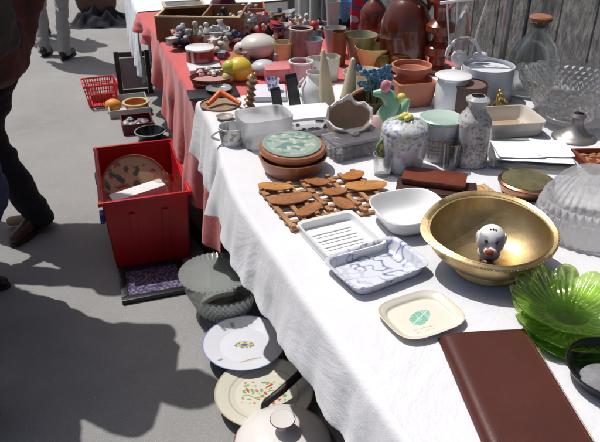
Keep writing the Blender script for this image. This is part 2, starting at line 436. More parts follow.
t, Rr, sc, R0 = dense_rect('baking_dish', [(297, 221), (350, 210.5), (389, 241), (327, 261)], TT, .026,
           'plain white rectangular china dish with raised ribs on its floor, behind the marbled one', 'dish', wgl, None, rim=.003, flare=.95, pw=12)
b_ = new()
for k in range(4):
    y = (-.55+k*.36)*R0*sc
    box(b_, R0*1.45, .0075, .003, (0, y, .0042), bev=.0012)
mk('ribs', b_, wgl, t)
b_ = new()
for k in range(3): box(b_, R0*1.3, .002, .0006, (0, (-.37+k*.36)*R0*sc, .0043))
mk('grooves', b_, M('grey_glaze', (.35, .36, .36), rough=.4), t)
dish('square_bowl', [(361, 194), (429, 185.5), (457, 213), (394, 232)], TT, .052, 'deep white square porcelain bowl with softly rounded corners', 'bowl', wgl, pw=3.4, flare=.68, t_=.0045)

# brass bowl
brass = M('old_brass', (.70, .55, .30), rough=.42, metal=1, col2=(.36, .25, .12), vs=11, bump=.25, bs=26)
p_, D, h_ = bb(425, 190, 557, 288, TT, br=.42)
ctr = P(491, 229, TT+.098)
t = thing('brass_bowl', 'large tarnished brass bowl on a foot ring, holding a small white animal figurine', 'bowl', (ctr.x-.0, ctr.y-.012, TT))
Rb = 66*mpp(ctr)
def lob(a, r, z, i):
    q = max(0, r-.05)/(Rb-.05)
    e = math.exp(-((a-math.radians(180))/.5)**2)
    return r*(1+.09*e*q+.01*math.cos(2*a)*q-.13*q*max(0, -math.sin(a))**1.3)*(.975+.025*(1-q)), z*(1+0*q)-(.014*q*q)+(.026*math.sin(a)-.004*e)*q*q
pr = [(0, .016), (.045, .016), (.062, .0125), (.07, .018)]
for k in range(1, 13):
    q = k/12; pr.append((.062+(Rb-.010-.07)*math.sin(q*PI/2)**1.05, .018+.092*q**1.45))
pr += [(Rb, .113), (Rb+.001, .1155), (Rb-.003, .117), (Rb-.012, .112)]
for k in range(12, 0, -1):
    q = k/12; pr.append((.07+(Rb-.010-.07)*math.sin(q*PI/2)**1.05-.003, .0205+.092*q**1.45))
pr += [(.055, .0195), (0, .019)]
b_ = new(); lathe(b_, pr, n=120, fn=lob); mk('bowl', b_, brass, t, ang=50)
b_ = new(); lathe(b_, [(.052, 0), (.070, 0), (.074, .003), (.068, .008), (.067, .0125), (.058, .0125), (.055, .006), (.058, 0)], n=72); mk('foot', b_, brass, t)
b_ = new()
for k in range(110):
    a = TAU*k/110; r_, z_ = lob(a, Rb-.0005, .1155, 0); ball(b_, .0013, (r_*math.cos(a), r_*math.sin(a), z_), n=6)
mk('beaded_rim', b_, brass, t)
# figurine in it
fig = Vector((ctr.x, ctr.y-.012, TT)) ; fp = P(489, 262, TT+.024)
t = thing('animal_figurine', 'small white glazed dog figurine with a red nose sitting in the brass bowl', 'figurine', (fp.x, fp.y+.012, TT+.022), math.radians(-14)); t.scale = (1.12, 1.12, 1.2)
def figc(co):
    x, y, z = co
    return (.80, .79, .76) if not (y < 0 and .009 < abs(x) < .024 and .04 < z < .064) else (.40, .40, .42)
b_ = new(); ball(b_, .022, (0, .004, .016), (1.05, 1.0, .85), n=24); ball(b_, .0285, (0, 0, .045), (1, .95, 1.08), n=32)
mk('body', b_, M('figurine_glaze', (1, 1, 1), rough=.5, attr=True), t, cfn=figc)
b_ = new(); ball(b_, .013, (0, -.026, .034), (1.0, .8, .75), n=20); mk('muzzle', b_, M('matte_white', (.78, .77, .74), rough=.5), t)
redg = glaze('red_glaze', (.62, .06, .04)); blk = glaze('black_glaze', (.012, .012, .013))
b_ = new(); ball(b_, .0082, (-.002, -.036, .037), (1.15, .7, .9), n=16); mk('nose', b_, M('brick_red_paint', (.38, .09, .05), rough=.5), t)
for sx in (-1, 1):
    b_ = new(); ball(b_, .0040, (sx*.0105, -.0240, .053), n=10); mk('eye', b_, blk, t)
    b_ = new(); ball(b_, .011, (sx*.026, .002, .048), (.4, .8, 1.1), n=12); mk('ear', b_, wgl, t)
b_ = new()
for k in range(3): ball(b_, .0022, (-.005+.005*k, -.011, .0735-.001*abs(k-1)), n=6)
mk('head_spots', b_, blk, t)
b_ = new(); ball(b_, .012, (0, -.023, .008), (1.2, .8, .5), n=12); mk('mouth', b_, M('mouth_brown', (.10, .03, .02), rough=.4), t)

# green glass
gg = M('green_glass', (.74, .93, .40), rough=.02, trans=1, ior=1.52, mix=.42, tint=(.80, .95, .48), col2=(.58, .86, .22), vs=9, bump=.3, bs=14, spec=1)
gg2 = M('pale_green_glass', (.62, .9, .35), rough=.05, trans=1, ior=1.48, mix=.5, tint=(.74, .92, .45))
def petal(R0, Rm, h, k_, amp, ph=0):
    pr = shell(R0, Rm, h, .004)
    def fn(a, r, z, i):
        q = max(0, (r-R0)/(Rm-R0)); c = abs(math.sin(k_*a/2+ph))
        return r*(1+amp*(c**.55-.6)*q*q), z+.011*c*q*q-.004*(1-c**.6)*q-.003*math.sin(3*k_*a+ph)*q*(1-q)*2
    return pr, fn
gc = P(566, 327, TT)
t = tag(mk('glass_plate', (lambda b: (lathe(b, *[petal(.05, .088, .014, 6, .16)[0]], n=144, fn=petal(.05, .088, .014, 6, .16)[1]), b)[1])(new()), gg2, None, (gc.x-.008, gc.y-.032, TT+.001)), 'pale green glass petal plate under the two green glass bowls', 'plate')
pr, fn = petal(.04, .112, .024, 10, .2, .6); b_ = new(); lathe(b_, pr, n=216, fn=fn)
tag(mk('glass_bowl', b_, gg, None, (gc.x+.006, gc.y-.004, TT+.008)), 'lower of two bright green glass bowls with petal rims', 'bowl')
pr, fn = petal(.045, .112, .034, 12, .17); b_ = new(); lathe(b_, pr, n=264, fn=fn)
tag(mk('glass_bowl', b_, gg, None, (gc.x+.002, gc.y+.010, TT+.026)), 'upper of two bright green glass bowls with petal rims', 'bowl')
# black bowl at right edge with a grey stone
kc = P(612, 372, TT+.02)
t = M('black_stoneware', (.018, .018, .02), rough=.3, var=.3, vs=30, clear=.3)
b_ = new(); lathe(b_, shell(.058, .082, .034, .004), n=72)
single('black_bowl', b_, t, (kc.x, kc.y, TT), 0, 'black stoneware bowl at the right edge beside the leather case', 'bowl')
b_ = new(); ball(b_, .036, (0, 0, .009), (1.1, .9, .36), lump=.25, n=32)
single('stone', b_, M('grey_stone', (.24, .24, .25), rough=.8, var=.4, vs=40, bump=.5), (kc.x-.022, kc.y-.012, TT+.006), .4, 'flat grey stone lying in the black bowl', 'stone')

# ---------- wooden lattice and leaf spoons
wal = M('dark_trivet_wood', (.26, .12, .05), rough=.5, col2=(.42, .22, .10), vs=30, bump=.2, bs=90, stretch=(1, .3, 1))
org = M('orange_wood', (.50, .19, .035), rough=.38, col2=(.30, .10, .02), vs=34, bump=.1, bs=60, clear=.3, stretch=(.35, 1, 1))
org_b = M('honey_wood', (.56, .27, .07), rough=.4, col2=(.34, .13, .03), vs=34, bump=.15, bs=60, clear=.3, stretch=(.25, 1, 1))
org_c = M('umber_wood', (.40, .16, .05), rough=.42, col2=(.22, .08, .025), vs=30, bump=.15, bs=60, clear=.3, stretch=(.3, 1, 1))
ctr, w_, d_, rz = quad([(254, 187), (359, 171), (390, 203), (297, 231)], TT+.014)
t = thing('lattice_trivet', 'brown wooden lattice mat covered with orange wooden leaves', 'trivet', (ctr.x, ctr.y, TT), rz)
b_ = new()
for k in range(7): box(b_, w_, .012, .007, (0, -d_/2+.008+(d_-.016)*k/6, 0), bev=.0015)
for k in range(8): box(b_, .012, d_, .007, (-w_/2+.008+(w_-.016)*k/7, 0, .0068), bev=.0015)
random.seed(4)
for k in range(7):
    for j in range(8):
        if random.random() < .55: box(b_, .014, .014, .006, (-w_/2+.008+(w_-.016)*j/7, -d_/2+.008+(d_-.016)*k/6, .0132), bev=.002)
mk('lattice', b_, wal, t)
lv = [(275, 186, 34, 9, -4), (317, 181, 25, 10, -8), (353, 175, 26, 10, 22), (335, 191, 24, 8, 8), (366, 185, 42, 10, 5), (291, 198, 44, 10, 10), (309, 209, 33, 11, 30), (344, 203, 26, 11, -38), (278, 187, 1, 1, 0)][:8]
names = ['long', 'small', 'tilted', 'short', 'longest', 'broad', 'steeply tilted', 'round ended']
wh = ['at the far left of the lattice', 'in the middle of the far row', 'at the far right corner of the lattice', 'at the centre of the lattice', 'at the right of the lattice by the white bowl', 'lying across the left side of the lattice', 'nearest the ribbed white dish', 'at the near right corner of the lattice']
for (x, y, l, s_, an), nm, wh_ in zip(lv, names, wh):
    q = P(x, y, TT+.02); m_ = mpp(q); L_ = l*m_*1.05; W_ = L_*.60 if l < 30 else L_*.46
    b_ = new(); ns = 24
    top = []; bot = []; ctrl = []
    def outl(u): return W_/2*(1-abs(2*u-1)**2.2)**.5
    def lay(z, k_, cup):
        ring = []
        for sd in (1, -1):
            rr_ = range(ns+1) if sd == 1 else range(ns-1, 0, -1)
            for i in rr_:
                u = i/ns; ring.append(b_.verts.new(((-.5+u)*L_*k_, sd*outl(u)*k_, z+cup*(2*u-1)**2)))
        return ring
    rs = [lay(.0, .8, .001), lay(.004, .98, .0015), lay(.0068, 1, .0015), lay(.0072, .93, .0015), lay(.0062, .75, .001), lay(.0058, .3, .0005)]
    for A, B in zip(rs, rs[1:]):
        n_ = len(A)
        for k in range(n_): b_.faces.new((A[k], A[(k+1) % n_], B[(k+1) % n_], B[k]))
    b_.faces.new(rs[0][::-1]); b_.faces.new(rs[-1])
    aw = math.atan2(math.tan(math.radians(an))*1.9, 1)
    bot_ = mk('leaf', b_, (org, org_b, org_c)[len(nm) % 3], None, (q.x, q.y, TT+.0135), aw)
    b_ = new(); tube(b_, [(-L_*.40, 0, .0063), (-L_*.2, .0006, .0061), (L_*.1, -.0005, .0061), (L_*.42, 0, .0064)], .0007, 5)
    for j in (-.22, -.05, .12, .28):
        for sd in (-1, 1): tube(b_, [(L_*j, 0, .0061), (L_*(j+.09), sd*outl(j+.59)*.62, .0063)], .0005, 4)
    mk('vein', b_, wal, bot_)
    tag(bot_, nm+' orange wooden leaf '+wh_, 'wooden leaf', 'orange wooden leaves on the lattice mat')

# ---------- clay casserole with tiled lid
terr = M('glazed_clay', (.36, .13, .055), rough=.33, var=.25, vs=18, clear=.35)
p_, D, h_ = bb(258, 149, 328, 181, TT, br=.75)
R_ = D/2
t = thing('casserole', 'round brown clay casserole with a green topped lid set askew', 'casserole', p_)
b_ = new(); lathe(b_, shell(R_*.78, R_*.97, .052, .006, .003), n=72); mk('pot', b_, terr, t)
b_ = new(); lathe(b_, [(0, .048), (R_*.8, .048), (R_*.9, .052), (R_*.94, .058), (R_*.95, .066), (R_*.91, .072), (R_*.82, .0725), (0, .0725)], n=72, rot=R(.05, .03, 0)); ld = mk('lid', b_, terr, t); ld.location = (-.003, .01, .006)
def tilec(co):
    r = math.hypot(co.x, co.y)/(R_*.84); v = nv(co.x*60, co.y*60); v2 = nv(co.x*25, co.y*45, 6)
    if r > .86: return (.24, .31, .26)
    if v > .22: return (.48, .52, .44)
    if v2 > .1: return (.14, .26, .22)
    return (.32, .40, .33) if v > -.2 else (.36, .35, .27)
b_ = new(); lathe(b_, [(0, 0), (R_*.82, 0), (R_*.84, .002), (R_*.83, .004)]+[(R_*.83*(1-k/24), .0045) for k in range(1, 24)]+[(0, .0045)], n=96, rot=R(.05, .03, 0)); o = mk('tile', b_, at_gl, ld, (0, 0, .0725), cfn=tilec)

# ---------- cut glass box, candle pot, frosted tubs
cry = M('crystal', (1, 1, 1), rough=.02, trans=1, ior=1.5, mix=.35, spec=.8)
smk = M('smoky_crystal', (.86, .86, .89), rough=.05, trans=.85, ior=1.5, mix=.42, tint=(.86, .86, .88))
def facets(bm, D_, n_, rows, h, r0, r1, z0=0, depth=.004):
    """diamond studs set round a vessel wall"""
    for j in range(rows):
        q = (j+.5)/rows; z = z0+h*q; r = r0+(r1-r0)*q
        for k in range(n_):
            a = TAU*(k+.5*(j % 2))/n_
            s_ = PI*r/n_*.98; hz = h/rows*.98
            c0 = Vector((math.cos(a), math.sin(a), 0)); tn = Vector((-math.sin(a), math.cos(a), 0)); up = Vector(((r1-r0)/h*c0.x, (r1-r0)/h*c0.y, 1)).normalized()
            ctr_ = c0*r+Vector((0, 0, z))
            v = [bm.verts.new(ctr_+tn*s_), bm.verts.new(ctr_+up*hz), bm.verts.new(ctr_-tn*s_), bm.verts.new(ctr_-up*hz), bm.verts.new(ctr_+c0*depth)]
            for i in range(4): bm.faces.new((v[i], v[(i+1) % 4], v[4]))
ctr, w_, d_, rz = quad([(322, 137), (372, 126), (384, 137), (338, 149)], TT+.05)
t = thing('crystal_box', 'rectangular cut crystal box with faceted sides', 'glass box', (ctr.x, ctr.y, TT), rz)
b_ = new(); box(b_, w_, d_, .046, (0, 0, 0), bev=.004)
random.seed(3)
for sgn, ax in ((-1, 'y'), (1, 'y'), (-1, 'x'), (1, 'x')):
    L_ = w_ if ax == 'y' else d_; nn = 7 if ax == 'y' else 4
    for i in range(nn):
        for j in range(3):
            u = -L_/2+L_*(i+.5)/nn; z = .008+.0146*j+.0
            q = L_/nn*.48; hh = .0072; off = (d_ if ax == 'y' else w_)/2*sgn
            def pt(a, bz, o_): return (a, off+sgn*o_, bz) if ax == 'y' else (off+sgn*o_, a, bz)
            vs = [b_.verts.new(pt(u-q, z, .0005)), b_.verts.new(pt(u, z-hh, .0005)), b_.verts.new(pt(u+q, z, .0005)), b_.verts.new(pt(u, z+hh, .0005)), b_.verts.new(pt(u, z, .006))]
            for k in range(4): b_.faces.new((vs[k], vs[(k+1) % 4], vs[4]))
mk('box', b_, smk, t, smooth=False)
b_ = new(); box(b_, w_+.004, d_+.004, .010, (0, 0, .0475), bev=.003); lathe(b_, [(0, .058), (.012, .058), (.016, .064), (.008, .07), (0, .071)], n=8); mk('lid', b_, smk, t, smooth=False)

bge = M('beige_clay', (.50, .40, .31), rough=.6, var=.15, vs=18, bump=.15, bs=60)
p_ = P(346, 138, TT); m_ = mpp(p_); R_ = 21.5*m_
t = thing('candle_pot', 'beige clay pot with a jagged white opening, behind the crystal box', 'pot', p_)
def jag(a, r, z, i):
    k = max(0, z/R_-.55)/.6
    return r*(1+.05*math.cos(a*2)), z+R_*(.16*math.sin(5*a)+.10*math.sin(9*a+1))*k*(.35+.65*(math.sin(a) > -.2))
rt = R(math.radians(34), 0, .12); lc = (0, 0, R_*.40)
po = [(0, -.0), (R_*.55, .02*R_), (R_*.85, R_*.3), (R_, R_*.75), (R_*.98, R_*1.15)]
b_ = new(); lathe(b_, po+[(R_*.93, R_*1.15), (R_*.90, R_*1.0)], n=72, fn=jag, loc=lc, rot=rt); mk('body', b_, bge, t)
b_ = new(); lathe(b_, [(R_*.985, R_*1.04), (R_*.995, R_*1.2), (R_*.94, R_*1.23), (R_*.88, R_*1.12), (R_*.9, R_*.98)], n=72, fn=jag, loc=lc, rot=rt); mk('white_rim', b_, wgl, t)
b_ = new(); lathe(b_, [(R_*.905, R_*1.02), (R_*.90, R_*.75), (R_*.75, R_*.35), (R_*.45, R_*.14), (0, R_*.1)], n=48, fn=jag, loc=lc, rot=rt); mk('lining', b_, M('brown_lining', (.42, .29, .20), rough=.6, var=.2), t)
b_ = new(); lathe(b_, [(0, 0), (R_*.5, 0), (R_*.45, R_*.2), (R_*.6, R_*.45), (0, R_*.5)], n=36); mk('foot', b_, bge, t)

fro = M('frosted_plastic', (.86, .87, .88), rough=.35, trans=.75, ior=1.3, mix=.3, spec=.4)
p_, D, h_ = bb(238, 104, 291, 151, TT, br=.9, tr=1)
b_ = new(); lathe(b_, shell(D/2*.9, D/2, h_, .0018, .001), n=64, pw=4.5, sy=.8)
single('plastic_tub', b_, fro, p_, AZ, 'frosted clear plastic tub left of the clay casserole', 'tub')
ctr, w_, d_, rz = quad([(286, 108), (326, 102), (333, 116), (292, 120)], TT+.07)
t = thing('storage_box', 'clear plastic box with a white lid behind the clay casserole', 'box', (ctr.x, ctr.y, TT), rz)
b_ = new(); box(b_, w_, d_, .062, bev=.006, taper=.9); mk('box', b_, M('clear_plastic', (.8, .8, .83), rough=.15, trans=.9, ior=1.3, mix=.3), t)
b_ = new(); box(b_, w_+.008, d_+.008, .010, (0, 0, .0625), bev=.003); mk('lid', b_, M('white_plastic', (.75, .75, .76), rough=.35), t)
random.seed(9); b_ = new()
for k in range(16): ball(b_, .008, (random.uniform(-.4, .4)*w_, random.uniform(-.35, .35)*d_, .012+random.random()*.035), (1, .7, .6), n=8)
mk('contents', b_, M('grey_beads', (.35, .33, .36), rough=.4, var=.5, vs=60), t)

def printc(base, cols, sc=60, th=.2, band=None):
    def f(co):
        if band and not (band[0] < co.z < band[1]): return base
        v = nv(co.x*sc, co.y*sc, co.z*sc*1.0)
        if v > th: return cols[int(abs(nv(co.x*sc*.4, co.y*sc*.4, co.z*sc*.4+9))*30) % len(cols)]
        return base
    return f
def handle(bm, r, z0, z1, out, th=.004, a=0, n=12):
    pts = []
    for k in range(n+1):
        q = k/n*PI; d = r-.002+out*math.sin(q); z = z0+(z1-z0)*k/n
        pts.append((d*math.cos(a), d*math.sin(a), z))
    tube(bm, pts, th, 8)
def pot(name, box_, label, cat, mat, prof=None, z=TT, br=.8, tr=1.0, rim=1.0, cfn=None, lid=None, hnd=None, group=None, n=48, pw=2, sy=1, rz=0, fn=None, maxh=None, inner=None, t_=.0025):
    """an open vessel or jar filling a box of the photograph; prof = [(relative radius, relative height)...] of its outside"""
    p_, D, h = bb(*box_, z, br, tr); R_ = D/2
    if maxh: h = min(h, maxh)
    if prof is None: prof = [(br, 0), ((br+rim)/2, .5), (rim, 1)]
    o_ = [(0, 0)]+[(r*R_, q*h) for r, q in prof]
    steps = []
    for (r1, z1), (r2, z2) in zip(o_, o_[1:]):
        m_ = max(1, int((abs(z2-z1)+abs(r2-r1)*.3)/.004)) if cfn else (2 if z2 > z1 else 1)
        for k in range(m_): steps.append((r1+(r2-r1)*k/m_, z1+(z2-z1)*k/m_))
    steps.append(o_[-1])
    inn = [(max(.001, r*R_-t_), max(t_, q*h)) for r, q in prof[::-1]]
    inn[0] = (inn[0][0], h); inn += [(0, t_)] if inn[-1][1] <= t_*1.5 else [(inn[-1][0]*.9, t_), (0, t_)]
    b_ = new(); lathe(b_, steps+inn, n=max(n, 90) if cfn else n, pw=pw, sy=sy, fn=fn)
    if lid or hnd or inner:
        t = thing(name, label, cat, p_, rz, group); mk('body', b_, mat, t, cfn=cfn)
        if lid:
            lm, lp = lid; b_ = new(); lathe(b_, [(r*R_, h*.985+q*h) for r, q in lp], n=n, pw=pw, sy=sy); mk('lid', b_, lm, t)
        if hnd:
            b_ = new(); handle(b_, R_*hnd[0], h*hnd[1], h*hnd[2], R_*hnd[3], max(.0025, R_*.1), hnd[4]); mk('handle', b_, mat if len(hnd) < 6 else hnd[5], t)
        if inner:
            im, iz = inner; b_ = new(); lathe(b_, [(0, h*iz-.003), (R_*prof[-1][0]*.86, h*iz-.002), (R_*prof[-1][0]*.86, h*iz), (0, h*iz+.002)], n=24); mk('filling', b_, im, t)
        return t
    return single(name, b_, mat, p_, rz, label, cat, group, cfn=cfn)
DOME = [(1.02, 0), (1.02, .02), (.9, .05), (.5, .10), (.14, .115), (.14, .13), (.2, .16), (.12, .19), (0, .2)]
FLAT = [(0, 0), (1.05, 0), (1.05, .05), (.98, .07), (0, .075)]
BOT = [(.92, 0), (1, .03), (1, .55), (.92, .66), (.5, .76), (.36, .82), (.36, .93), (.5, 1)]
def atm(name, **k): return M(name, (1, 1, 1), attr=True, **k)
gpt = at_gl
pot('printed_mug', (219, 121, 246, 147), 'white mug with a blue and yellow print beside the frosted tub', 'mug', gpt, br=.85, rim=1, cfn=printc((.78, .78, .78), [(.12, .15, .35), (.72, .55, .08), (.2, .22, .3)], 55, .12, (.015, .05)), hnd=(1, .25, .8, .55, math.radians(200), wgl), rz=0)
# ---------- jars in the middle
def lemonc(co):
    r = math.hypot(co.x, co.y); v = nv(co.x*85, co.y*85, co.z*85)
    if v > .2 and co.z > .085: return (.25, .30, .38)
    if v < -.3 and (co.z > .08 or co.z < .03): return (.50, .46, .28)
    if v > .36: return (.36, .40, .46)
    return (.55, .575, .61)
p_, D, h_ = bb(378, 113, 425, 176, TT, br=.8, tr=.9)
R_ = D/2
t = thing('lidded_jar', 'pale blue grey ceramic jar with yellow lemons on its domed lid', 'jar', p_)
b_ = new(); pr = [(0, 0), (R_*.72, 0), (R_*.8, .006)]+[(R_*(.8+.2*math.sin(q/40*PI*.75)), .006+h_*.79*q/40) for q in range(1, 41)]+[(R_*.86, h_*.80), (R_*.8, h_*.8), (R_*.8, .02), (0, .01)]
lathe(b_, pr, n=96); mk('body', b_, at_gl, t, cfn=lemonc)
b_ = new(); lathe(b_, [(R_*.6, h_*.78), (R_*.97, h_*.79)]+[(R_*.98*math.cos(q/24*PI/2), h_*(.82+.22*math.sin(q/24*PI/2))) for q in range(25)], n=96); l_ = mk('lid', b_, at_gl, t, cfn=lemonc)
lem = glaze('lemon_glaze', (.68, .60, .14)); lf = glaze('leaf_glaze', (.20, .34, .14))
for k, (x, y) in enumerate([(-.012, -.006), (.012, -.003), (0, .012), (.002, -.016)]):
    b_ = new(); ball(b_, .0095, (x, y, h_*1.04+.005), (1.3, .9, .9), R(0, 0, k*1.3), n=12); mk('lemon', b_, lem, l_)
b_ = new()
for k in range(6):
    a = k*1.05; ball(b_, .009, (.024*math.cos(a), .024*math.sin(a), h_*1.02), (1.4, .55, .3), R(0, 0, a), n=8)
mk('leaves', b_, lf, l_)
for z_ in (.35, .52):
    b_ = new(); ball(b_, .0115, (-R_*.98, -R_*.35, h_*z_), (.8, .8, 1.2), n=12); mk('lemon', b_, lem, t)
b_ = new(); handle(b_, R_*.95, h_*.28, h_*.7, .022, .005, math.radians(200)); mk('handle', b_, lf, t)

def plaid(co):
    a = math.atan2(co.y, co.x); u = a*9/PI*1.5; z = co.z*1000
    if z > 84 or z < 14: return (.72, .72, .72)
    fu = u % 1
    if fu < .12: return (.40, .28, .5)
    if .45 < fu < .58: return (.66, .40, .10)
    if abs((z % 22)-11) < 1.8: return (.55, .30, .12)
    if abs(((z+11) % 22)-11) < 1.2: return (.30, .24, .42)
    if .3 < fu < .7 and 34 < z < 66: return (.74, .62, .22)
    return (.74, .72, .68)
pot('plaid_bowl', (417, 112, 457, 164), 'tall white bowl with a purple and yellow plaid band and a pale green lid', 'bowl', gpt, br=.8, cfn=plaid, lid=(glaze('mint_lid', (.42, .55, .47)), [(0, -.03), (1.0, -.03), (1.06, 0), (1.06, .05), (.98, .08), (.9, .06), (0, .05)]))
def greyp(co):
    v = nv(co.x*150, co.y*150, co.z*110)
    return (.16, .14, .15) if v > .06 and .012 < co.z < .085 else ((.26, .14, .15) if v < -.33 else (.42, .42, .41))
pot('patterned_bottle', (453, 97, 485, 170), 'square shouldered grey bottle vase with a dark scribbled pattern', 'vase', gpt, [(.9, 0), (1, .03), (1, .62), (.92, .69), (.6, .79), (.5, .84), (.5, .89), (.68, .93), (.68, .96), (.42, 1)], br=1, tr=.4, cfn=greyp, pw=3)
# clear glass things among them
for i, (q, lab) in enumerate([((372, 150, 392, 178), 'short clear glass tumbler in front of the jar with lemons'), ((441, 140, 458, 172), 'clear glass tumbler between the plaid bowl and the grey bottle')]):
    pot('glass_tumbler', q, lab, 'tumbler', cry, br=.8, tr=1)
# ---------- right half of the white table, middle distance
def wbox(name, corners, h, label, cat, mat, z=TT, bev=.003, taper=1.0, parts=None, group=None):
    """solid box whose TOP face has these corners in the photograph"""
    ctr, w_, d_, rz = quad(corners, z+h)
    b_ = new(); box(b_, w_, d_, h, bev=min(bev, h*.3), taper=taper)
    if parts:
        t = thing(name, label, cat, (ctr.x, ctr.y, z), rz, group); mk('body', b_, mat, t); parts(t, w_, d_, h); return t
    return single(name, b_, mat, (ctr.x, ctr.y, z), rz, label, cat, group)
mahog = M('mahogany', (.20, .045, .02), rough=.28, col2=(.12, .025, .012), vs=18, clear=.5, stretch=(.2, 1, 1))
darkw = M('dark_book', (.045, .015, .012), rough=.5, var=.3)
wbox('book', [(399, 179), (478, 181), (476, 196), (394, 192)], .014, 'dark brown book underneath the reddish brown wooden box', 'book', darkw,
     parts=lambda t, w_, d_, h: mk('pages', (lambda b: (box(b, w_+.0006, d_*.94, h*.6, (0, 0, h*.2)), b)[1])(new()), M('page_edge', (.42, .36, .28), rough=.9), t))
def boxlid(t, w_, d_, h):
    b_ = new(); box(b_, w_+.004, d_+.004, .004, (0, 0, h-.0035), bev=.0015); mk('lid', b_, mahog, t)
    b_ = new(); box(b_, w_+.001, d_+.001, .0015, (0, 0, h*.55)); mk('seam', b_, darkw, t)
wbox('wooden_box', [(407, 167), (468, 172.5), (464, 186), (401, 178)], .018, 'long low reddish brown wooden box lying on a dark book', 'box', mahog, z=TT+.0145, parts=boxlid)
def prt(base, cols, sc, th):
    m = M('print_'+str(len(MATS)), (1, 1, 1), attr=True, rough=.45); return m, printc(base, cols, sc, th)
m_, f_ = prt((.55, .33, .10), [(.60, .42, .16), (.30, .36, .30), (.5, .12, .05)], 40, .08)
ctr, w_, d_, rz = quad([(444, 190), (484, 185), (500, 192), (458, 207)], TT+.012)
t = thing('patterned_box', 'flat orange and yellow patterned box between the wooden box and brass bowl', 'box', (ctr.x, ctr.y, TT), rz)
b_ = new(); box(b_, w_, d_, .011, bev=.001); mk('box', b_, M('red_card', (.36, .07, .04), rough=.6, var=.2), t)
b_ = new(); bmesh.ops.create_grid(b_, x_segments=40, y_segments=40, size=.5)
for v in b_.verts: v.co = Vector((v.co.x*w_*.96, v.co.y*d_*.96, .0114))
mk('picture', b_, m_, t, cfn=f_)
# copper rimmed jar lid
cop = M('copper', (.55, .26, .15), rough=.25, metal=1, var=.35, vs=25)
p_, D, h_ = bb(497, 166, 552, 204, TT, br=1)
t = thing('lidded_bowl', 'low copper rimmed bowl with an olive glass lid, behind the brass bowl', 'bowl', p_)
b_ = new(); lathe(b_, shell(D/2*.8, D/2, h_*.8, .003), n=60); mk('bowl', b_, cop, t)
b_ = new(); lathe(b_, [(D/2*.99, h_*.8), (D/2*1.0, h_*.86), (D/2*.93, h_*.95), (D/2*.9, h_*.93), (D/2*.9, h_*.82), (D/2*.99, h_*.8)], n=60); mk('rim', b_, cop, t)
b_ = new(); lathe(b_, [(0, h_*.84), (D/2*.9, h_*.84), (D/2*.88, h_*.95), (D/2*.5, h_*1.05), (0, h_*1.08)], n=60); mk('glass_lid', b_, M('olive_glass', (.16, .15, .07), rough=.08, clear=.6, var=.5, vs=20), t)
# ribbed crystal dome
p_, D, h_ = bb(537, 163, 628, 252, TT, br=1, tr=.3)
R_ = D/2
def ribf(a, r, z, i): return r*(1+.055*abs(math.cos(13*a))**.7), z
pr = [(R_*.97, 0), (R_, .004), (R_*.99, h_*.3), (R_*.92, h_*.6), (R_*.72, h_*.85), (R_*.4, h_*.98), (0, h_), (0, h_-.005), (R_*.38, h_*.98-.005), (R_*.7-.004, h_*.85-.004), (R_*.9-.004, h_*.58), (R_*.955, h_*.3), (R_*.94, 0), (R_*.97, 0)]
pp = []
for (r1, z1), (r2, z2) in zip(pr, pr[1:]):
    for k in range(3): pp.append((r1+(r2-r1)*k/3, z1+(z2-z1)*k/3))
cryd = M('clear_crystal', (1, 1, 1), rough=.02, trans=1, ior=1.52, mix=.62, spec=1)
oc_ = [(R_*max(0, 1-(k/30)**2.3)**.5, h_*k/30) for k in range(31)]; pp = oc_+[(r*.93, z-.005) for r, z in oc_[:-1][::-1][:-1]]+[(R_*.93, 0), (R_, 0)]
b_ = new(); lathe(b_, pp, n=144, fn=lambda a, r, z, i: (r*(1+(.05 if i < 31 else 0)*abs(((a/TAU*36) % 1)*2-1)), z))
t = thing('crystal_bowl', 'ribbed crystal bowl turned upside down at the right edge of the table', 'bowl', p_, .2); mk('bowl', b_, cryd, t, ang=22)
b_ = new()
def fdome(j, rows, q0, q1, n_, dp):
    z0, z1 = h_*(q0+(q1-q0)*j/rows), h_*(q0+(q1-q0)*(j+1)/rows); rr = lambda z: R_*1.052*max(0, 1-(z/h_)**2.3)**.5
    zc = (z0+z1)/2; r = rr(zc); hz = z1-zc
    for k in range(n_):
        a = TAU*(k+.5*(j % 2))/n_; w2 = PI/n_
        P3 = lambda an, z, e=0: Vector(((rr(z)+e)*math.cos(an), (rr(z)+e)*math.sin(an), z))
        v = [b_.verts.new(x) for x in (P3(a+w2, zc), P3(a, zc+hz*2*.98 if j < rows-1 else z1), P3(a-w2, zc), P3(a, max(.002, zc-hz*1.96)), P3(a, zc, dp))]
        for i in range(4): b_.faces.new((v[i], v[(i+1) % 4], v[4]))
for j in range(4): fdome(j, 4, .04, .60, 36, .005)
mk('diamond_cut', b_, M('crystal_cut_fine', (1, 1, 1), rough=.02, trans=1, ior=1.54, mix=.5, spec=1), t, smooth=False)
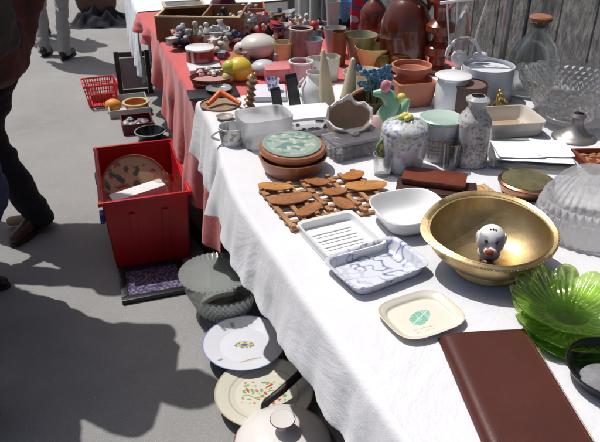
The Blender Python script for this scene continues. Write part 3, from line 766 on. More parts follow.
# carved wooden tray, cropped by the frame
ctr, w_, d_, rz = quad([(566, 150), (650, 146), (670, 168), (594, 166)], TT+.02)
t = thing('wooden_tray', 'carved reddish wooden tray behind the upturned crystal bowl', 'tray', (ctr.x, ctr.y, TT), rz)
b_ = new(); box(b_, w_, d_, .008, bev=.002)
for sx in (-1, 1): box(b_, .012, d_, .018, (sx*(w_/2-.006), 0, .004), bev=.003)
for sy in (-1, 1): box(b_, w_, .012, .018, (0, sy*(d_/2-.006), .0045), bev=.003)
mk('tray', b_, mahog, t)
b_ = new(); random.seed(8)
for k in range(60):
    x = random.uniform(-.42, .42)*w_; y = random.uniform(-.4, .4)*d_; ball(b_, .009, (x, y, .009), (1.6, .7, .25), R(0, 0, random.random()*3), n=8)
mk('carving', b_, M('carved_wood', (.42, .18, .08), rough=.5, var=.5, vs=50), t)
# glass platter and folded papers
ctr, w_, d_, rz = quad([(494, 139), (568, 139), (570, 166), (482, 168)], TT+.016)
t = thing('glass_platter', 'flat rectangular glass platter holding folded white napkins', 'platter', (ctr.x, ctr.y, TT), rz)
b_ = new(); box(b_, w_, d_, .006, (0, 0, .010), bev=.002); mk('plate', b_, M('edge_green_glass', (.80, .92, .86), rough=.03, trans=1, ior=1.5, mix=.45), t)
b_ = new()
for sx in (-1, 1):
    for sy in (-1, 1): ball(b_, .006, (sx*w_*.4, sy*d_*.38, .0055), n=10)
mk('feet', b_, cry, t)
nap = M('napkin_paper', (.78, .78, .80), rough=.9, bump=.2, bs=30)
for i, (cs, z_, lab) in enumerate([([(502, 150), (566, 147), (570, 160), (492, 164)], .0165, 'folded white paper napkin lying flat on the glass platter'), ([(498, 144), (534, 141), (542, 156), (494, 160)], .0215, 'left folded white napkin on top of the stack on the platter'), ([(532, 141), (566, 140), (569, 156), (536, 158)], .0218, 'right folded white napkin on top of the stack on the platter')]):
    ctr, w_, d_, rz = quad(cs, TT+z_)
    b_ = new(); bmesh.ops.create_grid(b_, x_segments=14, y_segments=10, size=.5)
    for v in b_.verts: v.co = Vector((v.co.x*w_, v.co.y*d_, .0015+.004*abs(v.co.x*2)**3*(i > 0)+.0015*nv(v.co.x*5+i, v.co.y*5)))
    r_ = bmesh.ops.solidify(b_, geom=b_.faces[:], thickness=.002)
    single('napkin', b_, nap, (ctr.x, ctr.y, TT+z_+.0005), rz, lab, 'napkin', 'white napkins on the glass platter')
# cream baking dish
crm = glaze('cream_glaze', (.64, .60, .52))
ctr, w_, d_, rz = quad([(479, 107), (521, 104), (551, 120), (482, 128)], TT+.055)
t = thing('baking_dish', 'cream rectangular stoneware baking dish with high sides, beside the grey bottle vase', 'dish', (ctr.x, ctr.y, TT), rz)
b_ = new(); lathe(b_, shell(w_/2*.86, w_/2, .055, .006), n=96, sy=d_/w_, pw=9); mk('body', b_, crm, t)
b_ = new(); bmesh.ops.create_grid(b_, x_segments=2, y_segments=2, size=.5)
for v in b_.verts: v.co = Vector((v.co.x*w_*.82, v.co.y*d_*.82, .0068))
mk('stained_base', b_, M('tan_glaze', (.50, .36, .22), rough=.3, var=.3, vs=14, clear=.5), t)
# funnel shaped metal bell
mtl = M('dull_pewter', (.48, .45, .43), rough=.32, metal=.85, var=.3, vs=30)
pot('metal_candlestick', (552, 112, 596, 146), 'dull pewter candlestick foot flaring out like a bell, by the crystal bowl', 'candlestick', mtl, [(1, 0), (.96, .06), (.55, .22), (.3, .5), (.24, .78), (.34, .88), (.26, 1)], br=1, tr=.25)
# big crystal bowl
p_, D, h_ = bb(515, 57, 622, 124, TT, br=.45)
R_ = D/2; h_ = h_*.95
t = thing('crystal_bowl', 'very large cut crystal bowl with a diamond pattern standing by the wall', 'bowl', p_)
b_ = new(); pr = shell(R_*.45, R_, h_, .007, .0, .012); lathe(b_, pr, n=96, fn=lambda a, r, z, i: (r, z+(.006*abs(math.sin(12*a)) if z > h_*.85 else 0))); mk('bowl', b_, cry, t)
b_ = new()
def facets2(bm, r0, r1, z0, z1, rows, n_, depth):
    for j in range(rows):
        q = (j+.5)/rows; r = r0+(r1-r0)*q**.75 if False else r0+(r1-r0)*q; z = z0+(z1-z0)*q
        for k in range(n_):
            a = TAU*(k+.5*(j % 2))/n_; s_ = PI*r/n_*.99; hz = (z1-z0)/rows*.98
            c0 = Vector((math.cos(a), math.sin(a), 0)); tn = Vector((-math.sin(a), math.cos(a), 0)); up = Vector(((r1-r0)*c0.x, (r1-r0)*c0.y, z1-z0)).normalized(); no_ = (tn.cross(up)).normalized()
            if no_.dot(c0) < 0: no_ = -no_
            cc = c0*r+Vector((0, 0, z))
            v = [bm.verts.new(cc+tn*s_), bm.verts.new(cc+up*hz), bm.verts.new(cc-tn*s_), bm.verts.new(cc-up*hz), bm.verts.new(cc+no_*depth)]
            for i in range(4): bm.faces.new((v[i], v[(i+1) % 4], v[4]))
facets2(b_, R_*.62, R_*1.0, h_*.22, h_*.93, 7, 44, .006)
mk('diamond_cut', b_, M('crystal_cut', (1, 1, 1), rough=.02, trans=1, ior=1.54, mix=.25, spec=1), t, smooth=False)
# corked bottle
clr = M('clear_bottle_glass', (.82, .86, .86), rough=.02, trans=1, ior=1.48, mix=.6, tint=(.88, .9, .9), spec=.8)
p_, D, h_ = bb(504, 24, 551, 100, TT, br=.95, tr=.3)
R_ = D/2
t = thing('glass_bottle', 'big round shouldered clear glass bottle with a brown cork, in front of the board wall', 'bottle', p_)
prb = [(0, .004), (R_*.85, 0), (R_*.97, .01), (R_, h_*.3), (R_*.98, h_*.5), (R_*.8, h_*.68), (R_*.5, h_*.79), (R_*.40, h_*.84), (R_*.38, h_*.93), (R_*.46, h_*.95), (R_*.46, h_*.99), (R_*.36, h_*1.0), (R_*.34, h_*.85), (R_*.45, h_*.78), (R_*.76, h_*.67), (R_*.94, h_*.5), (R_*.96, h_*.3), (R_*.92, .014), (0, .012)]
b_ = new(); lathe(b_, prb, n=64); mk('bottle', b_, clr, t, ang=70)
b_ = new(); lathe(b_, [(0, h_*.93), (R_*.32, h_*.93), (R_*.34, h_*1.0), (R_*.44, h_*1.005), (R_*.46, h_*1.05), (R_*.40, h_*1.07), (0, h_*1.07)], n=32); mk('cork', b_, M('cork_brown', (.30, .12, .07), rough=.7, var=.3, vs=60), t)
# white canister and lidded jar group
pot('canister', (459, 58, 509, 106), 'large plain white canister in front of the board wall', 'canister', M('white_enamel', (.66, .70, .76), rough=.3, clear=.3, var=.05), [(.96, 0), (1, .04), (1, 1)], br=1, inner=(M('white_inside', (.6, .62, .66), rough=.5), .9))
pot('storage_jar', (432, 71, 467, 115), 'white enamel jar with a flat white lid next to the brown canister', 'jar', M('white_jar', (.62, .66, .68), rough=.25, clear=.5), [(.86, 0), (.92, .05), (.92, .75), (.8, .9), (.85, .95)], br=.9, lid=(wgl, [(0, 0), (1.0, 0), (1.02, .03), (.9, .06), (.2, .075), (0, .075)]))
pot('canister', (449, 78, 484, 118), 'dull brown cylindrical canister in front of the white jar', 'canister', M('brown_enamel', (.095, .052, .045), rough=.45, var=.15, vs=12), [(1, 0), (1, 1)], br=1, inner=(M('brown_top', (.16, .10, .085), rough=.5), .97))
# gold figurine on the dish rim
gold = M('gilt_brass', (.80, .55, .18), rough=.25, metal=1, var=.2)
p_ = P(498, 109, TT+.0); 
t = thing('brass_figurine', 'tiny gilt crouching figurine standing behind the cream baking dish', 'figurine', P(499, 110, TT), .4)
b_ = new(); m_ = mpp(p_)
box(b_, 20*m_, 8*m_, 5*m_, (3*m_, 0, 0), bev=.002); lathe(b_, [(0, 0), (6*m_, 0), (5*m_, 3*m_), (2*m_, 7*m_), (3*m_, 10*m_), (1.5*m_, 13*m_), (0, 14*m_)], n=12, loc=(-3*m_, 0, 4*m_)); ball(b_, 2.8*m_, (-2*m_, 0, 19*m_), n=12)
tube(b_, [(-3*m_, 0, 14*m_), (2*m_, -2*m_, 12*m_), (5*m_, 0, 8*m_), (9*m_, 0, 7*m_)], [1.6*m_, 1.3*m_, 1.3*m_, 1*m_], 8)
mk('figure', b_, gold, t)
# hanging lamp-like white wire candle holder
wht = M('white_wire', (.70, .70, .70), rough=.35)
q = P(455, 92, TT); m_ = mpp(q)
t = thing('candle_holder', 'white wire candle holder with a glass flame shaped chimney and a top bar', 'candle holder', q, 0)
b_ = new(); lathe(b_, [(0, 0), (9*m_, 0), (9*m_, 2*m_), (3*m_, 4*m_), (3*m_, 26*m_), (7*m_, 30*m_), (8*m_, 36*m_), (6*m_, 40*m_), (0, 40*m_)], n=24); mk('stem', b_, wht, t)
b_ = new(); tube(b_, [(-24*m_, 0, 86*m_), (22*m_, 0, 92*m_)], 1.5*m_, 8); mk('top_bar', b_, wht, t)
b_ = new()
for x1, x2 in ((-18, -10), (20, 11), (-8, -4)): tube(b_, [(x1*m_, 0, 86.5*m_+(x1+24)/46*6*m_), (x2*m_, 0, 40*m_)], .8*m_, 6)
mk('rods', b_, wht, t)
b_ = new(); tube(b_, [(16*m_*math.cos(PI-PI*k/16)+3*m_, -1*m_, 36*m_+18*m_*math.sin(PI*k/16)) for k in range(17)], 1.8*m_, 8); mk('arch', b_, wht, t)
b_ = new(); lathe(b_, [(4*m_, 40*m_), (7*m_, 52*m_), (7.5*m_, 62*m_), (5*m_, 74*m_), (1*m_, 84*m_), (0, 85*m_)], n=24); mk('chimney', b_, cry, t)
b_ = new(); ball(b_, 7*m_, (20*m_, -1*m_, 36*m_), (1.1, .7, .7), n=12); mk('ornament', b_, wht, t)
b_ = new(); ball(b_, 10*m_, (-7*m_, -7*m_, 9*m_), (1.3, .9, .7), n=16)
single('pink_shell', b_, glaze('pink_glaze', (.62, .36, .36)), q+Vector((-.01, -.02, 0)), 0, 'pink rounded ornament at the foot of the white wire candle holder', 'ornament')

# terracotta
tc_ = M('terracotta', (.50, .20, .125), rough=.8, var=.18, vs=14, bump=.15, bs=80)
ctr, w_, d_, rz = quad([(391, 76), (429, 74), (437, 82), (397, 86)], TT+.095)
b_ = new(); hh = .095; lathe(b_, shell(w_/2*.80, w_/2, hh, .007), n=96, sy=d_/w_, pw=10)
single('square_planter', b_, tc_, (ctr.x, ctr.y, TT), rz+.1, 'square terracotta planter with a round flower pot set in its top', 'planter')
pot('flower_pot', (391, 59, 431, 80), 'small round terracotta flower pot nested on the square planter', 'flower pot', tc_, [(.74, 0), (.88, .55), (1, .56), (1, 1), ], z=TT+.088, br=.75, t_=.006)

# green ceramic ornament with blue flowers
mint = glaze('mint_glaze', (.22, .46, .30)); blu = glaze('blue_petals', (.07, .21, .36), var=.4, vs=60); pnk = glaze('pink_petals', (.68, .22, .28))
q = P(386, 130, TT); m_ = mpp(q)
t = thing('ceramic_ornament', 'mint green ceramic leaf ornament behind the jar with lemons', 'ornament', q, 0)
b_ = new(); tube(b_, smooth_path([(-8*m_, 0, 4*m_), (-2*m_, 0, 14*m_), (4*m_, 0, 26*m_), (-3*m_, 0, 37*m_), (-15*m_, 0, 38*m_)]), spr([8*m_, 10*m_, 8.5*m_, 7*m_, 2.5*m_]), 16); mk('leaf', b_, mint, t)
b_ = new(); tube(b_, smooth_path([(2*m_, 0, 6*m_), (12*m_, 0, 18*m_), (20*m_, 0, 32*m_)]), spr([8*m_, 8*m_, 2*m_]), 14); mk('leaf', b_, mint, t)
b_ = new(); ball(b_, 4.5*m_, (12*m_, -6*m_, 36*m_), n=12); mk('yellow_bud', b_, lem, t)
b_ = new(); ball(b_, 5*m_, (-4*m_, -4*m_, 46*m_), (1, .8, 1.3), n=12); mk('pink_bud', b_, pnk, t)
q = P(371, 122, TT); 
t = thing('brown_basket', 'dark brown round basket bowl holding blue artificial flowers', 'basket', q, 0); m_ = mpp(q)
b_ = new(); lathe(b_, shell(12*m_, 20*m_, 26*m_, .004), n=36); mk('bowl', b_, M('brown_wicker', (.15, .07, .04), rough=.6, var=.4, vs=50, bump=.5, bs=90), t)
b_ = new(); handle(b_, 0, 8*m_, 38*m_, 24*m_, 2*m_, PI); mk('handle', b_, M('tan_wicker', (.42, .25, .13), rough=.6, var=.3), t)
random.seed(5)
t = thing('artificial_flowers', 'bunch of blue artificial flowers in the brown basket before the terracotta planter', 'flowers', q+Vector((.0, 0, 24*m_)), 0)
b_ = new()
for k in range(54):
    x = random.gauss(3, 6)*m_; z_ = random.uniform(10, 32)*m_; y = random.gauss(0, 5)*m_
    for j in range(5):
        a = j*TAU/5+random.random(); ball(b_, 2.1*m_, (x+1.9*m_*math.cos(a), y+random.uniform(-1, 1)*m_, z_+1.6*m_*math.sin(a)), (1, .35, 1), R(random.uniform(-.6, .6), 0, random.uniform(-.6, .6)), n=8)
mk('blossoms', b_, blu, t)
b_ = new()
for k in range(9): tube(b_, [(random.gauss(0, 4)*m_, 0, -14*m_), (random.gauss(5, 8)*m_, 0, 22*m_)], .7*m_, 5)
mk('stems', b_, lf, t)
b_ = new(); lathe(b_, [(0, 0), (7*m_, 2*m_), (10*m_, 9*m_), (7*m_, 16*m_), (3*m_, 20*m_), (0, 20*m_)], n=20)
single('pink_ornament', b_, glaze('rose_glaze', (.70, .48, .47)), P(374, 136, TT), 0, 'pale pink ceramic bud between the beige pot and mint green ornament', 'ornament')

# tall cream tapers, white jug, black picture stands
ctp = M('cream_wax', (.66, .57, .38), rough=.5, var=.28, vs=30, bump=.4, bs=60, stretch=(1, 1, .2))
for (x0, y0, x1, y1), ln, lab in (((319, 52, 337, 116), -.05, 'left one of two tall cream conical candles'), ((336, 60, 356, 120), .04, 'right one of two tall cream conical candles')):
    p_, D, h_ = bb(x0, y0, x1, y1, TT, br=1, tr=.1); R_ = D/2
    b_ = new(); lathe(b_, [(0, 0), (R_, 0), (R_, .004), (R_*.82, h_*.3), (R_*.5, h_*.7), (R_*.22, h_*.97), (0, h_)], n=32, rot=R(0, ln*2, 0)); single('conical_candle', b_, ctp, p_, 0, lab, 'candle', 'pair of cream conical candles')
pot('white_jug', (300, 70, 331, 112), 'plain white rounded jug behind the clear box, beside the cream candles', 'jug', wgl, [(.8, 0), (1, .35), (.95, .6), (.6, .85), (.55, .92), (.62, 1)], br=.8, tr=.6, hnd=(.8, .3, .85, .5, math.radians(200)))
blkp = M('black_plastic', (.015, .015, .017), rough=.35)
for (x0, y0, x1, y1), r_, lab in (((273, 88, 285, 113), .25, 'smaller black slab standing behind the frosted tub'), ((289, 75, 303, 111), .2, 'larger black slab standing behind the frosted tub')):
    p_ = P((x0+x1)/2, y1, TT); m_ = mpp(p_); w_ = (x1-x0)*m_*.82; hh = (y1-y0)*m_*1.04
    t = thing('picture_stand', lab, 'frame', p_, r_)
    b_ = new(); box(b_, w_, .010, hh, bev=.002, rot=R(-.12, -.12, 0)); mk('frame', b_, blkp, t)
    b_ = new(); box(b_, w_*.78, .002, hh*.84, (-hh*.01, -.0062, hh*.07), bev=.0005, rot=R(-.12, -.12, 0)); mk('panel', b_, M('charcoal_panel', (.05, .05, .055), rough=.25), t)
pot('glass_saucer', (216, 110, 234, 121), 'small speckled shell dish at the far corner of the white cloth', 'dish', M('shell', (.5, .44, .36), rough=.4, var=.6, vs=80), br=.6, maxh=.012)

# ---------- back row
bg = M('brown_stoneware', (.12, .025, .011), rough=.18, clear=.5, var=.45, vs=8)
pot('brown_demijohn', (378, -14, 428, 72), 'largest dark brown glazed demijohn in the back row', 'demijohn', bg, [(.8, 0), (.95, .08), (1, .35), (.97, .55), (.7, .74), (.35, .84), (.28, .96), (.34, 1)], br=.85, tr=.3, hnd=(.6, .6, .88, .25, 0))
pot('brown_demijohn', (359, -6, 386, 44), 'slimmer dark brown bottle left of the largest demijohn', 'demijohn', bg, [(.9, 0), (1, .1), (1, .62), (.6, .78), (.3, .86), (.34, 1)], br=.9, tr=.3)
tw = M('turned_redwood', (.20, .035, .014), rough=.22, clear=.6, var=.3, vs=10)
pot('turned_lamp_base', (421, -12, 451, 76), 'turned reddish brown wooden lamp base behind the flower pot', 'lamp base', tw, [(1, 0), (1, .06), (.55, .1), (.5, .16), (.95, .22), (.9, .3), (.45, .36), (.40, .42), (1.0, .48), (.98, .54), (.5, .6), (.55, .72), (.9, .8), (.8, .88), (.4, .93), (.4, 1)], br=1, tr=.4)
# cake stand and amber jars
amb = M('amber_glass', (.62, .28, .03), rough=.08, trans=.8, ior=1.45, mix=.2, tint=(.75, .4, .08))
amb2 = M('honey_glass', (.55, .33, .05), rough=.1, trans=.6, ior=1.45, mix=.1, tint=(.8, .55, .1))
pot('cake_stand', (376, 33, 404, 72), 'small glass cake stand with a wide flat top over the amber jars', 'cake stand', cry, [(.6, 0), (.62, .05), (.16, .15), (.14, .7), (.3, .86), (1, .97), (1, 1)], br=.6, tr=1)
pot('amber_jar', (373, 51, 391, 72), 'small amber glass jar left under the cake stand', 'jar', amb2, [(.9, 0), (1, .1), (1, .8), (.85, .9), (.85, 1)], br=.9)
pot('amber_jar', (388, 50, 412, 74), 'broad amber glass jar right under the cake stand', 'jar', amb, [(.9, 0), (1, .1), (1, .8), (.85, .9), (.85, 1)], br=.9)
yel = glaze('straw_glaze', (.60, .50, .20)); 
pot('yellow_pot', (354, 42, 390, 70), 'straw yellow flared flower pot next to the amber jar', 'flower pot', yel, br=.6)
pot('olive_pot', (343, 31, 376, 64), 'greyish olive flared vase behind the straw yellow pot', 'vase', glaze('olive_glaze', (.38, .37, .24), var=.3), br=.6)
pot('white_bowl', (342, 66, 383, 96), 'white bowl with a dark blue floral patch, behind the blue flowers', 'bowl', gpt, br=.7, cfn=printc((.72, .68, .60), [(.08, .09, .3), (.4, .3, .3)], 60, .25, (.02, .06)))
pot('tan_mug', (352, 72, 371, 100), 'tan cup in front of the white floral bowl', 'cup', glaze('tan_cup', (.56, .44, .31)), br=.8)
pot('brown_cup', (331, 31, 346, 66), 'tall reddish brown beaker in the cup rows', 'beaker', M('clay_beaker', (.27, .10, .045), rough=.5, var=.3), br=.85, rim=1)
pot('grey_vase', (323, 26, 345, 56), 'pale grey tapered vase behind the brown beaker', 'vase', glaze('grey_vase', (.46, .46, .44)), br=.65)
pot('cream_beaker', (320, 54, 340, 82), 'cream beaker behind the cream candles', 'beaker', glaze('cream_beaker', (.62, .60, .50)), br=.8)
pot('blue_beaker', (303, 37, 323, 62), 'flared blue grey beaker beside the taupe canister', 'beaker', glaze('bluegrey', (.40, .46, .52)), br=.55)
pot('taupe_canister', (289, 27, 313, 62), 'taupe brown stoneware canister with a pale rim', 'canister', glaze('taupe', (.23, .175, .16), var=.25), br=.85, lid=(glaze('taupe_rim', (.52, .45, .40)), [(.8, .0), (1.0, 0), (1.02, .04), (.85, .05), (.8, .0)]))
pot('yellow_tub', (273, 40, 293, 62), 'pale yellow tub left of the taupe canister', 'tub', glaze('butter', (.66, .55, .28)), br=.85)
def heartc(co):
    return (.60, .07, .08) if nv(co.x*45+3, co.z*60, co.y*45) > .12 and .02 < co.z < .07 else (.72, .70, .64)
pot('flower_mug', (306, 56, 328, 84), 'cream mug with a red flower print beside the pink cup', 'mug', gpt, br=.9, cfn=heartc)
pot('pink_cup', (289, 58, 313, 86), 'dusty pink cup with a white rim', 'cup', glaze('dusty_pink', (.58, .27, .29)), br=.85, lid=(wgl, [(.86, -.05), (1.02, -.04), (1.02, .02), (.9, .03), (.86, -.05)]))
m_ = glaze('coral_pink', (.68, .22, .23))
wbox('pink_box', [(264, 62), (291, 60), (294, 68), (264, 71)], .055, 'bright coral pink box in front of the cups', 'box', m_)
pot('frosted_glass', (325, 1, 340, 32), 'tall frosted white drinking glass at the far end of the wall', 'drinking glass', M('frosted_glass', (.72, .76, .76), rough=.3, trans=.4, mix=.1), br=.7)
pot('blue_glass', (337, 0, 352, 22), 'light blue drinking glass standing on a dark box', 'drinking glass', M('sky_blue_glass', (.25, .58, .82), rough=.2, trans=.4, mix=.1), br=.7, z=TT+.03)
wbox('dark_box', [(336, 15), (351, 15), (352, 19), (336, 19)], .045, 'small black box under the light blue drinking glass', 'box', blkp)
def redw(co): return (.62, .03, .05) if nv(co.x*30, co.y*30, co.z*26) > -.12 else (.10, .12, .30) if co.z > .08 else (.65, .62, .62)
pot('red_packet', (350, -6, 371, 32), 'red packet with blue and white print beside the dark demijohns', 'packet', atm('packet_print', rough=.4), [(.9, 0), (1, .1), (1, .9), (.9, 1)], br=.9, cfn=redw, pw=6, sy=.5)

# ---------- red cloth, middle distance
ZR = TT-.0025
lime = glaze('lime_glaze', (.50, .52, .06)); yel2 = glaze('yellow_glaze', (.72, .52, .045))
p_ = P(239, 81, ZR); m_ = mpp(p_)
t = thing('yellow_bird', 'round yellow ceramic bird with a greenish head among the ornaments', 'ornament', p_, 0)
b_ = new(); ball(b_, 12.5*m_, (1*m_, 0, 12*m_), (1.05, 1, .95), n=24); mk('body', b_, yel2, t)
b_ = new(); ball(b_, 8*m_, (-8*m_, -3*m_, 15*m_), (1, 1, .9), n=18); mk('head', b_, lime, t)
b_ = new(); ball(b_, 6*m_, (-10*m_, -7*m_, 6*m_), n=14); mk('foot', b_, glaze('pale_lime', (.62, .62, .2)), t)
def animal(px, py, w_, label, body, cat='figurine', beak=None, z=ZR, name='china_animal'):
    p_ = P(px, py, z); m_ = mpp(p_); r = w_*m_/2
    t = thing(name, label, cat, p_, 0)
    b_ = new(); ball(b_, r, (0, 0, r*.62), (1.0, .9, .64), n=28); ball(b_, r*.45, (-r*.85, -r*.15, r*.5), (1, .9, .9), n=18); mk('body', b_, body, t)
    b_ = new(); ball(b_, r*.09, (-r*.9, -r*.56, r*.62), n=8); mk('eye', b_, blk, t)
    b_ = new(); ball(b_, r*.09, (-r*.6, -r*.56, r*.62), n=8); mk('eye', b_, blk, t)
    if beak: b_ = new(); ball(b_, r*.3, (-r*.4, -r*.62, r*.36), (1.6, .6, .5), n=12); mk('beak', b_, beak, t)
    return t
animal(259, 58, 38, 'large white rounded china pig in the middle of the ornaments', glaze('bone_glaze', (.64, .60, .54)))
animal(264, 76, 26, 'pale grey china duck with an orange beak beside the yellow bird', glaze('pale_grey_glaze', (.52, .52, .56)), beak=glaze('orange_glaze', (.75, .38, .08)))
def stripe(co):
    a = math.atan2(co.y, co.x); 
    if co.z < .004: return (.2, .02, .02)
    u = (a*14/PI) % 1
    return (.62, .55, .52) if -.1 < (a+2.0) < .06 else ((.34, .025, .03) if u < .5 else (.22, .02, .025))
pot('striped_tin', (187, 44, 215, 67), 'dark red striped round tin with a white lid', 'tin', gpt, [(1, 0), (1, 1)], z=ZR, br=1, cfn=stripe, lid=(wgl, [(0, 0), (1.04, -.06), (1.04, .03), (1.0, .05), (0, .05)]))
wbox('white_tray', [(186, 62), (218, 60), (222, 68), (190, 71)], .012, 'flat white tray between the striped tin and oval basket', 'tray', wgl, z=ZR)
wbox('dark_case', [(196, 68), (228, 66), (230, 71), (198, 74)], .018, 'flat black case lying behind the oval basket tray', 'case', blkp, z=ZR)
t = pot('oval_basket', (190, 70, 232, 91), 'oval wicker basket tray full of small pink and glass pieces', 'basket', M('wicker', (.27, .10, .055), rough=.7, var=.5, vs=60, bump=.6, bs=120), z=ZR, br=.8, sy=.8, inner=(M('basket_lining', (.4, .22, .2), rough=.8), .6))
random.seed(12); b_ = new(); p_ = P(211, 80, ZR); m_ = mpp(p_)
for i in range(14):
    a = random.random()*TAU; r = random.random()**.5*14*m_
    c_ = [(.62, .28, .28), (.6, .56, .5), (.45, .42, .42)][i % 3]
    b_ = new(); ball(b_, random.uniform(2.4, 3.6)*m_, (0, 0, 0), (1.2, .9, .7), R(0, 0, a), n=10, lump=.3, seed=i)
    lab = ['small pink piece heaped in the oval basket tray', 'small cream piece heaped in the oval basket tray', 'small grey piece heaped in the oval basket tray'][i % 3]
    single('trinket', b_, glaze('piece_%d' % (i % 3), c_), (p_.x+r*math.cos(a), p_.y+r*.7*math.sin(a), ZR+.028+.004*(i % 3)), 0, lab, 'trinket', 'small pieces in the oval basket tray')
wbox('black_tray', [(186, 90), (236, 86), (240, 95), (190, 99)], .010, 'flat black tray poking out over the edge of the red cloth', 'tray', M('black_lacquer', (.02, .018, .02), rough=.35, var=.3), z=ZR+.002, bev=.002)
pot('grey_dish', (206, 83, 232, 94), 'small grey dish lying on the flat black tray', 'dish', glaze('grey_dish', (.30, .30, .31)), z=ZR+.0125, br=.7, maxh=.014)
pot('brown_platter', (200, 96, 240, 112), 'thin round brown wooden board under the orange nutcracker', 'board', M('brown_board', (.30, .20, .12), rough=.6, var=.3), [(.98, 0), (1, .5), (1, 1)], z=TT, br=1, maxh=.007)
p_ = P(224, 104, TT+.008); m_ = mpp(p_)
b_ = new(); orp = M('orange_plastic', (.68, .13, .035), rough=.35)
t = thing('nutcracker', 'bright orange V shaped nutcracker on the round brown board', 'nutcracker', p_, 0)
tube(b_, [(-4*m_, 8*m_, 10*m_), (-10*m_, 0, 5*m_), (-15*m_, -8*m_, 2.5*m_)], [2.5*m_, 2.8*m_, 2*m_], 10); mk('arm', b_, orp, t)
b_ = new(); tube(b_, [(-4*m_, 8*m_, 10*m_), (8*m_, 2*m_, 5*m_), (17*m_, -6*m_, 2.5*m_)], [2.5*m_, 2.8*m_, 2*m_], 10); mk('arm', b_, orp, t)
p_ = P(249, 110, TT); m_ = mpp(p_)
b_ = new(); z_ = 0; random.seed(1)
pr = [(0, 0), (7*m_, 0)]
for k in range(6):
    z0 = (2+k*5.6)*m_; pr += [(3.6*m_, z0), (6.2*m_-k*.2*m_, z0+2.6*m_), (3.4*m_, z0+5*m_)]
lathe(b_, pr+[(0, 38*m_)], n=16, rot=R(-.05, .12, 0))
single('shell_column', b_, M('bronze_beads', (.42, .25, .14), rough=.25, metal=.6, var=.5, vs=60), p_, 0, 'knobbly bronze beaded candlestick at the join of the red and white cloths', 'candlestick')
wbox('white_case', [(255, 84), (285, 84), (286, 96), (252, 98)], .02, 'pale lilac white box behind the smaller black slab', 'box', M('lilac_white', (.62, .60, .66), rough=.5, var=.1), z=TT)
pot('blue_white_cup', (266, 77, 280, 92), 'small blue and white china cup on the pale lilac box', 'cup', gpt, br=.7, z=TT+.02, cfn=printc((.66, .68, .72), [(.08, .12, .4)], 90, .1))
m_, f_ = prt((.60, .30, .12), [(.2, .35, .12), (.6, .15, .05)], 50, .15)
wbox('wooden_wedge', [(226, 47), (236, 51), (247, 62), (236, 64)], .03, 'small orange brown wooden box tilted behind the yellow bird', 'box', M('orange_brown_wood', (.36, .15, .055), rough=.5, var=.3), z=ZR)

# big open wooden case
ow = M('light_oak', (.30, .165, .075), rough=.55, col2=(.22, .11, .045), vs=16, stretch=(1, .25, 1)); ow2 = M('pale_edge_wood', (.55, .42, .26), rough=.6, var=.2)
q0 = P(157, 41, ZR); m_ = mpp(q0); hb = 22*m_*1.04; L_ = .42; W_ = .32
t = thing('wooden_case', 'open light brown wooden case with a divided tray, standing at the cloth edge', 'case', q0, math.radians(-3))
tk = .010
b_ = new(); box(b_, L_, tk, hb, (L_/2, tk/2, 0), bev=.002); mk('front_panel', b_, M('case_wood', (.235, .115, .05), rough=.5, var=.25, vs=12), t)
b_ = new(); box(b_, L_, tk, hb, (L_/2, W_-tk/2, 0), bev=.002); mk('back_panel', b_, ow, t)
b_ = new(); box(b_, tk, W_-2*tk-.002, hb, (tk/2, W_/2, 0), bev=.002); mk('side_panel', b_, ow, t)
b_ = new(); box(b_, tk, W_-2*tk-.002, hb, (L_-tk/2, W_/2, 0), bev=.002); mk('side_panel', b_, ow, t)
b_ = new(); box(b_, L_-2*tk-.002, W_-2*tk-.002, .008, (L_/2, W_/2, hb*.45)); mk('tray', b_, ow, t)
b_ = new(); box(b_, L_+.006, .014, .006, (L_/2, .007, hb+.0005), bev=.002); box(b_, .014, W_-.016, .006, (.007, W_/2+.007, hb+.0005), bev=.002); mk('edge_trim', b_, ow2, t)
b_ = new(); box(b_, .008, W_-.03, hb*.5, (L_*.55, W_/2, hb*.45+.009)); mk('divider', b_, ow, t)
q1 = q0+Vector((.03, .22, hb+.008))
t = thing('framed_picture', 'small picture in a pale wooden frame lying across the open wooden case', 'picture', q1, math.radians(16))
b_ = new()
for sx in (-1, 1): box(b_, .014, .15, .012, (sx*.10+.08, 0, 0), bev=.002)
for sy in (-1, 1): box(b_, .186, .014, .0118, (.08, sy*.068, 0), bev=.002)
mk('frame', b_, ow2, t); b_ = new(); box(b_, .184, .121, .006, (.08, 0, .002)); mk('picture', b_, M('grey_print', (.22, .24, .24), rough=.3, var=.6, vs=20, clear=.3), t)
for o_, lab in ((0, 'brass and white trinket lying in the right compartment of the wooden case'),):
    b_ = new(); random.seed(2)
    for k in range(7): ball(b_, .012, (random.uniform(-.05, .05), random.uniform(-.04, .04), .01), (1.2, .8, .8), n=10, lump=.3, seed=k)
    single('necklace', b_, M('pearl_gilt', (.62, .50, .32), rough=.3, metal=.3, var=.5, vs=50), q0+Vector((L_*.78, .12, hb*.45+.02)), 0, 'string of pale gilt beads lying in the wooden case', 'necklace')
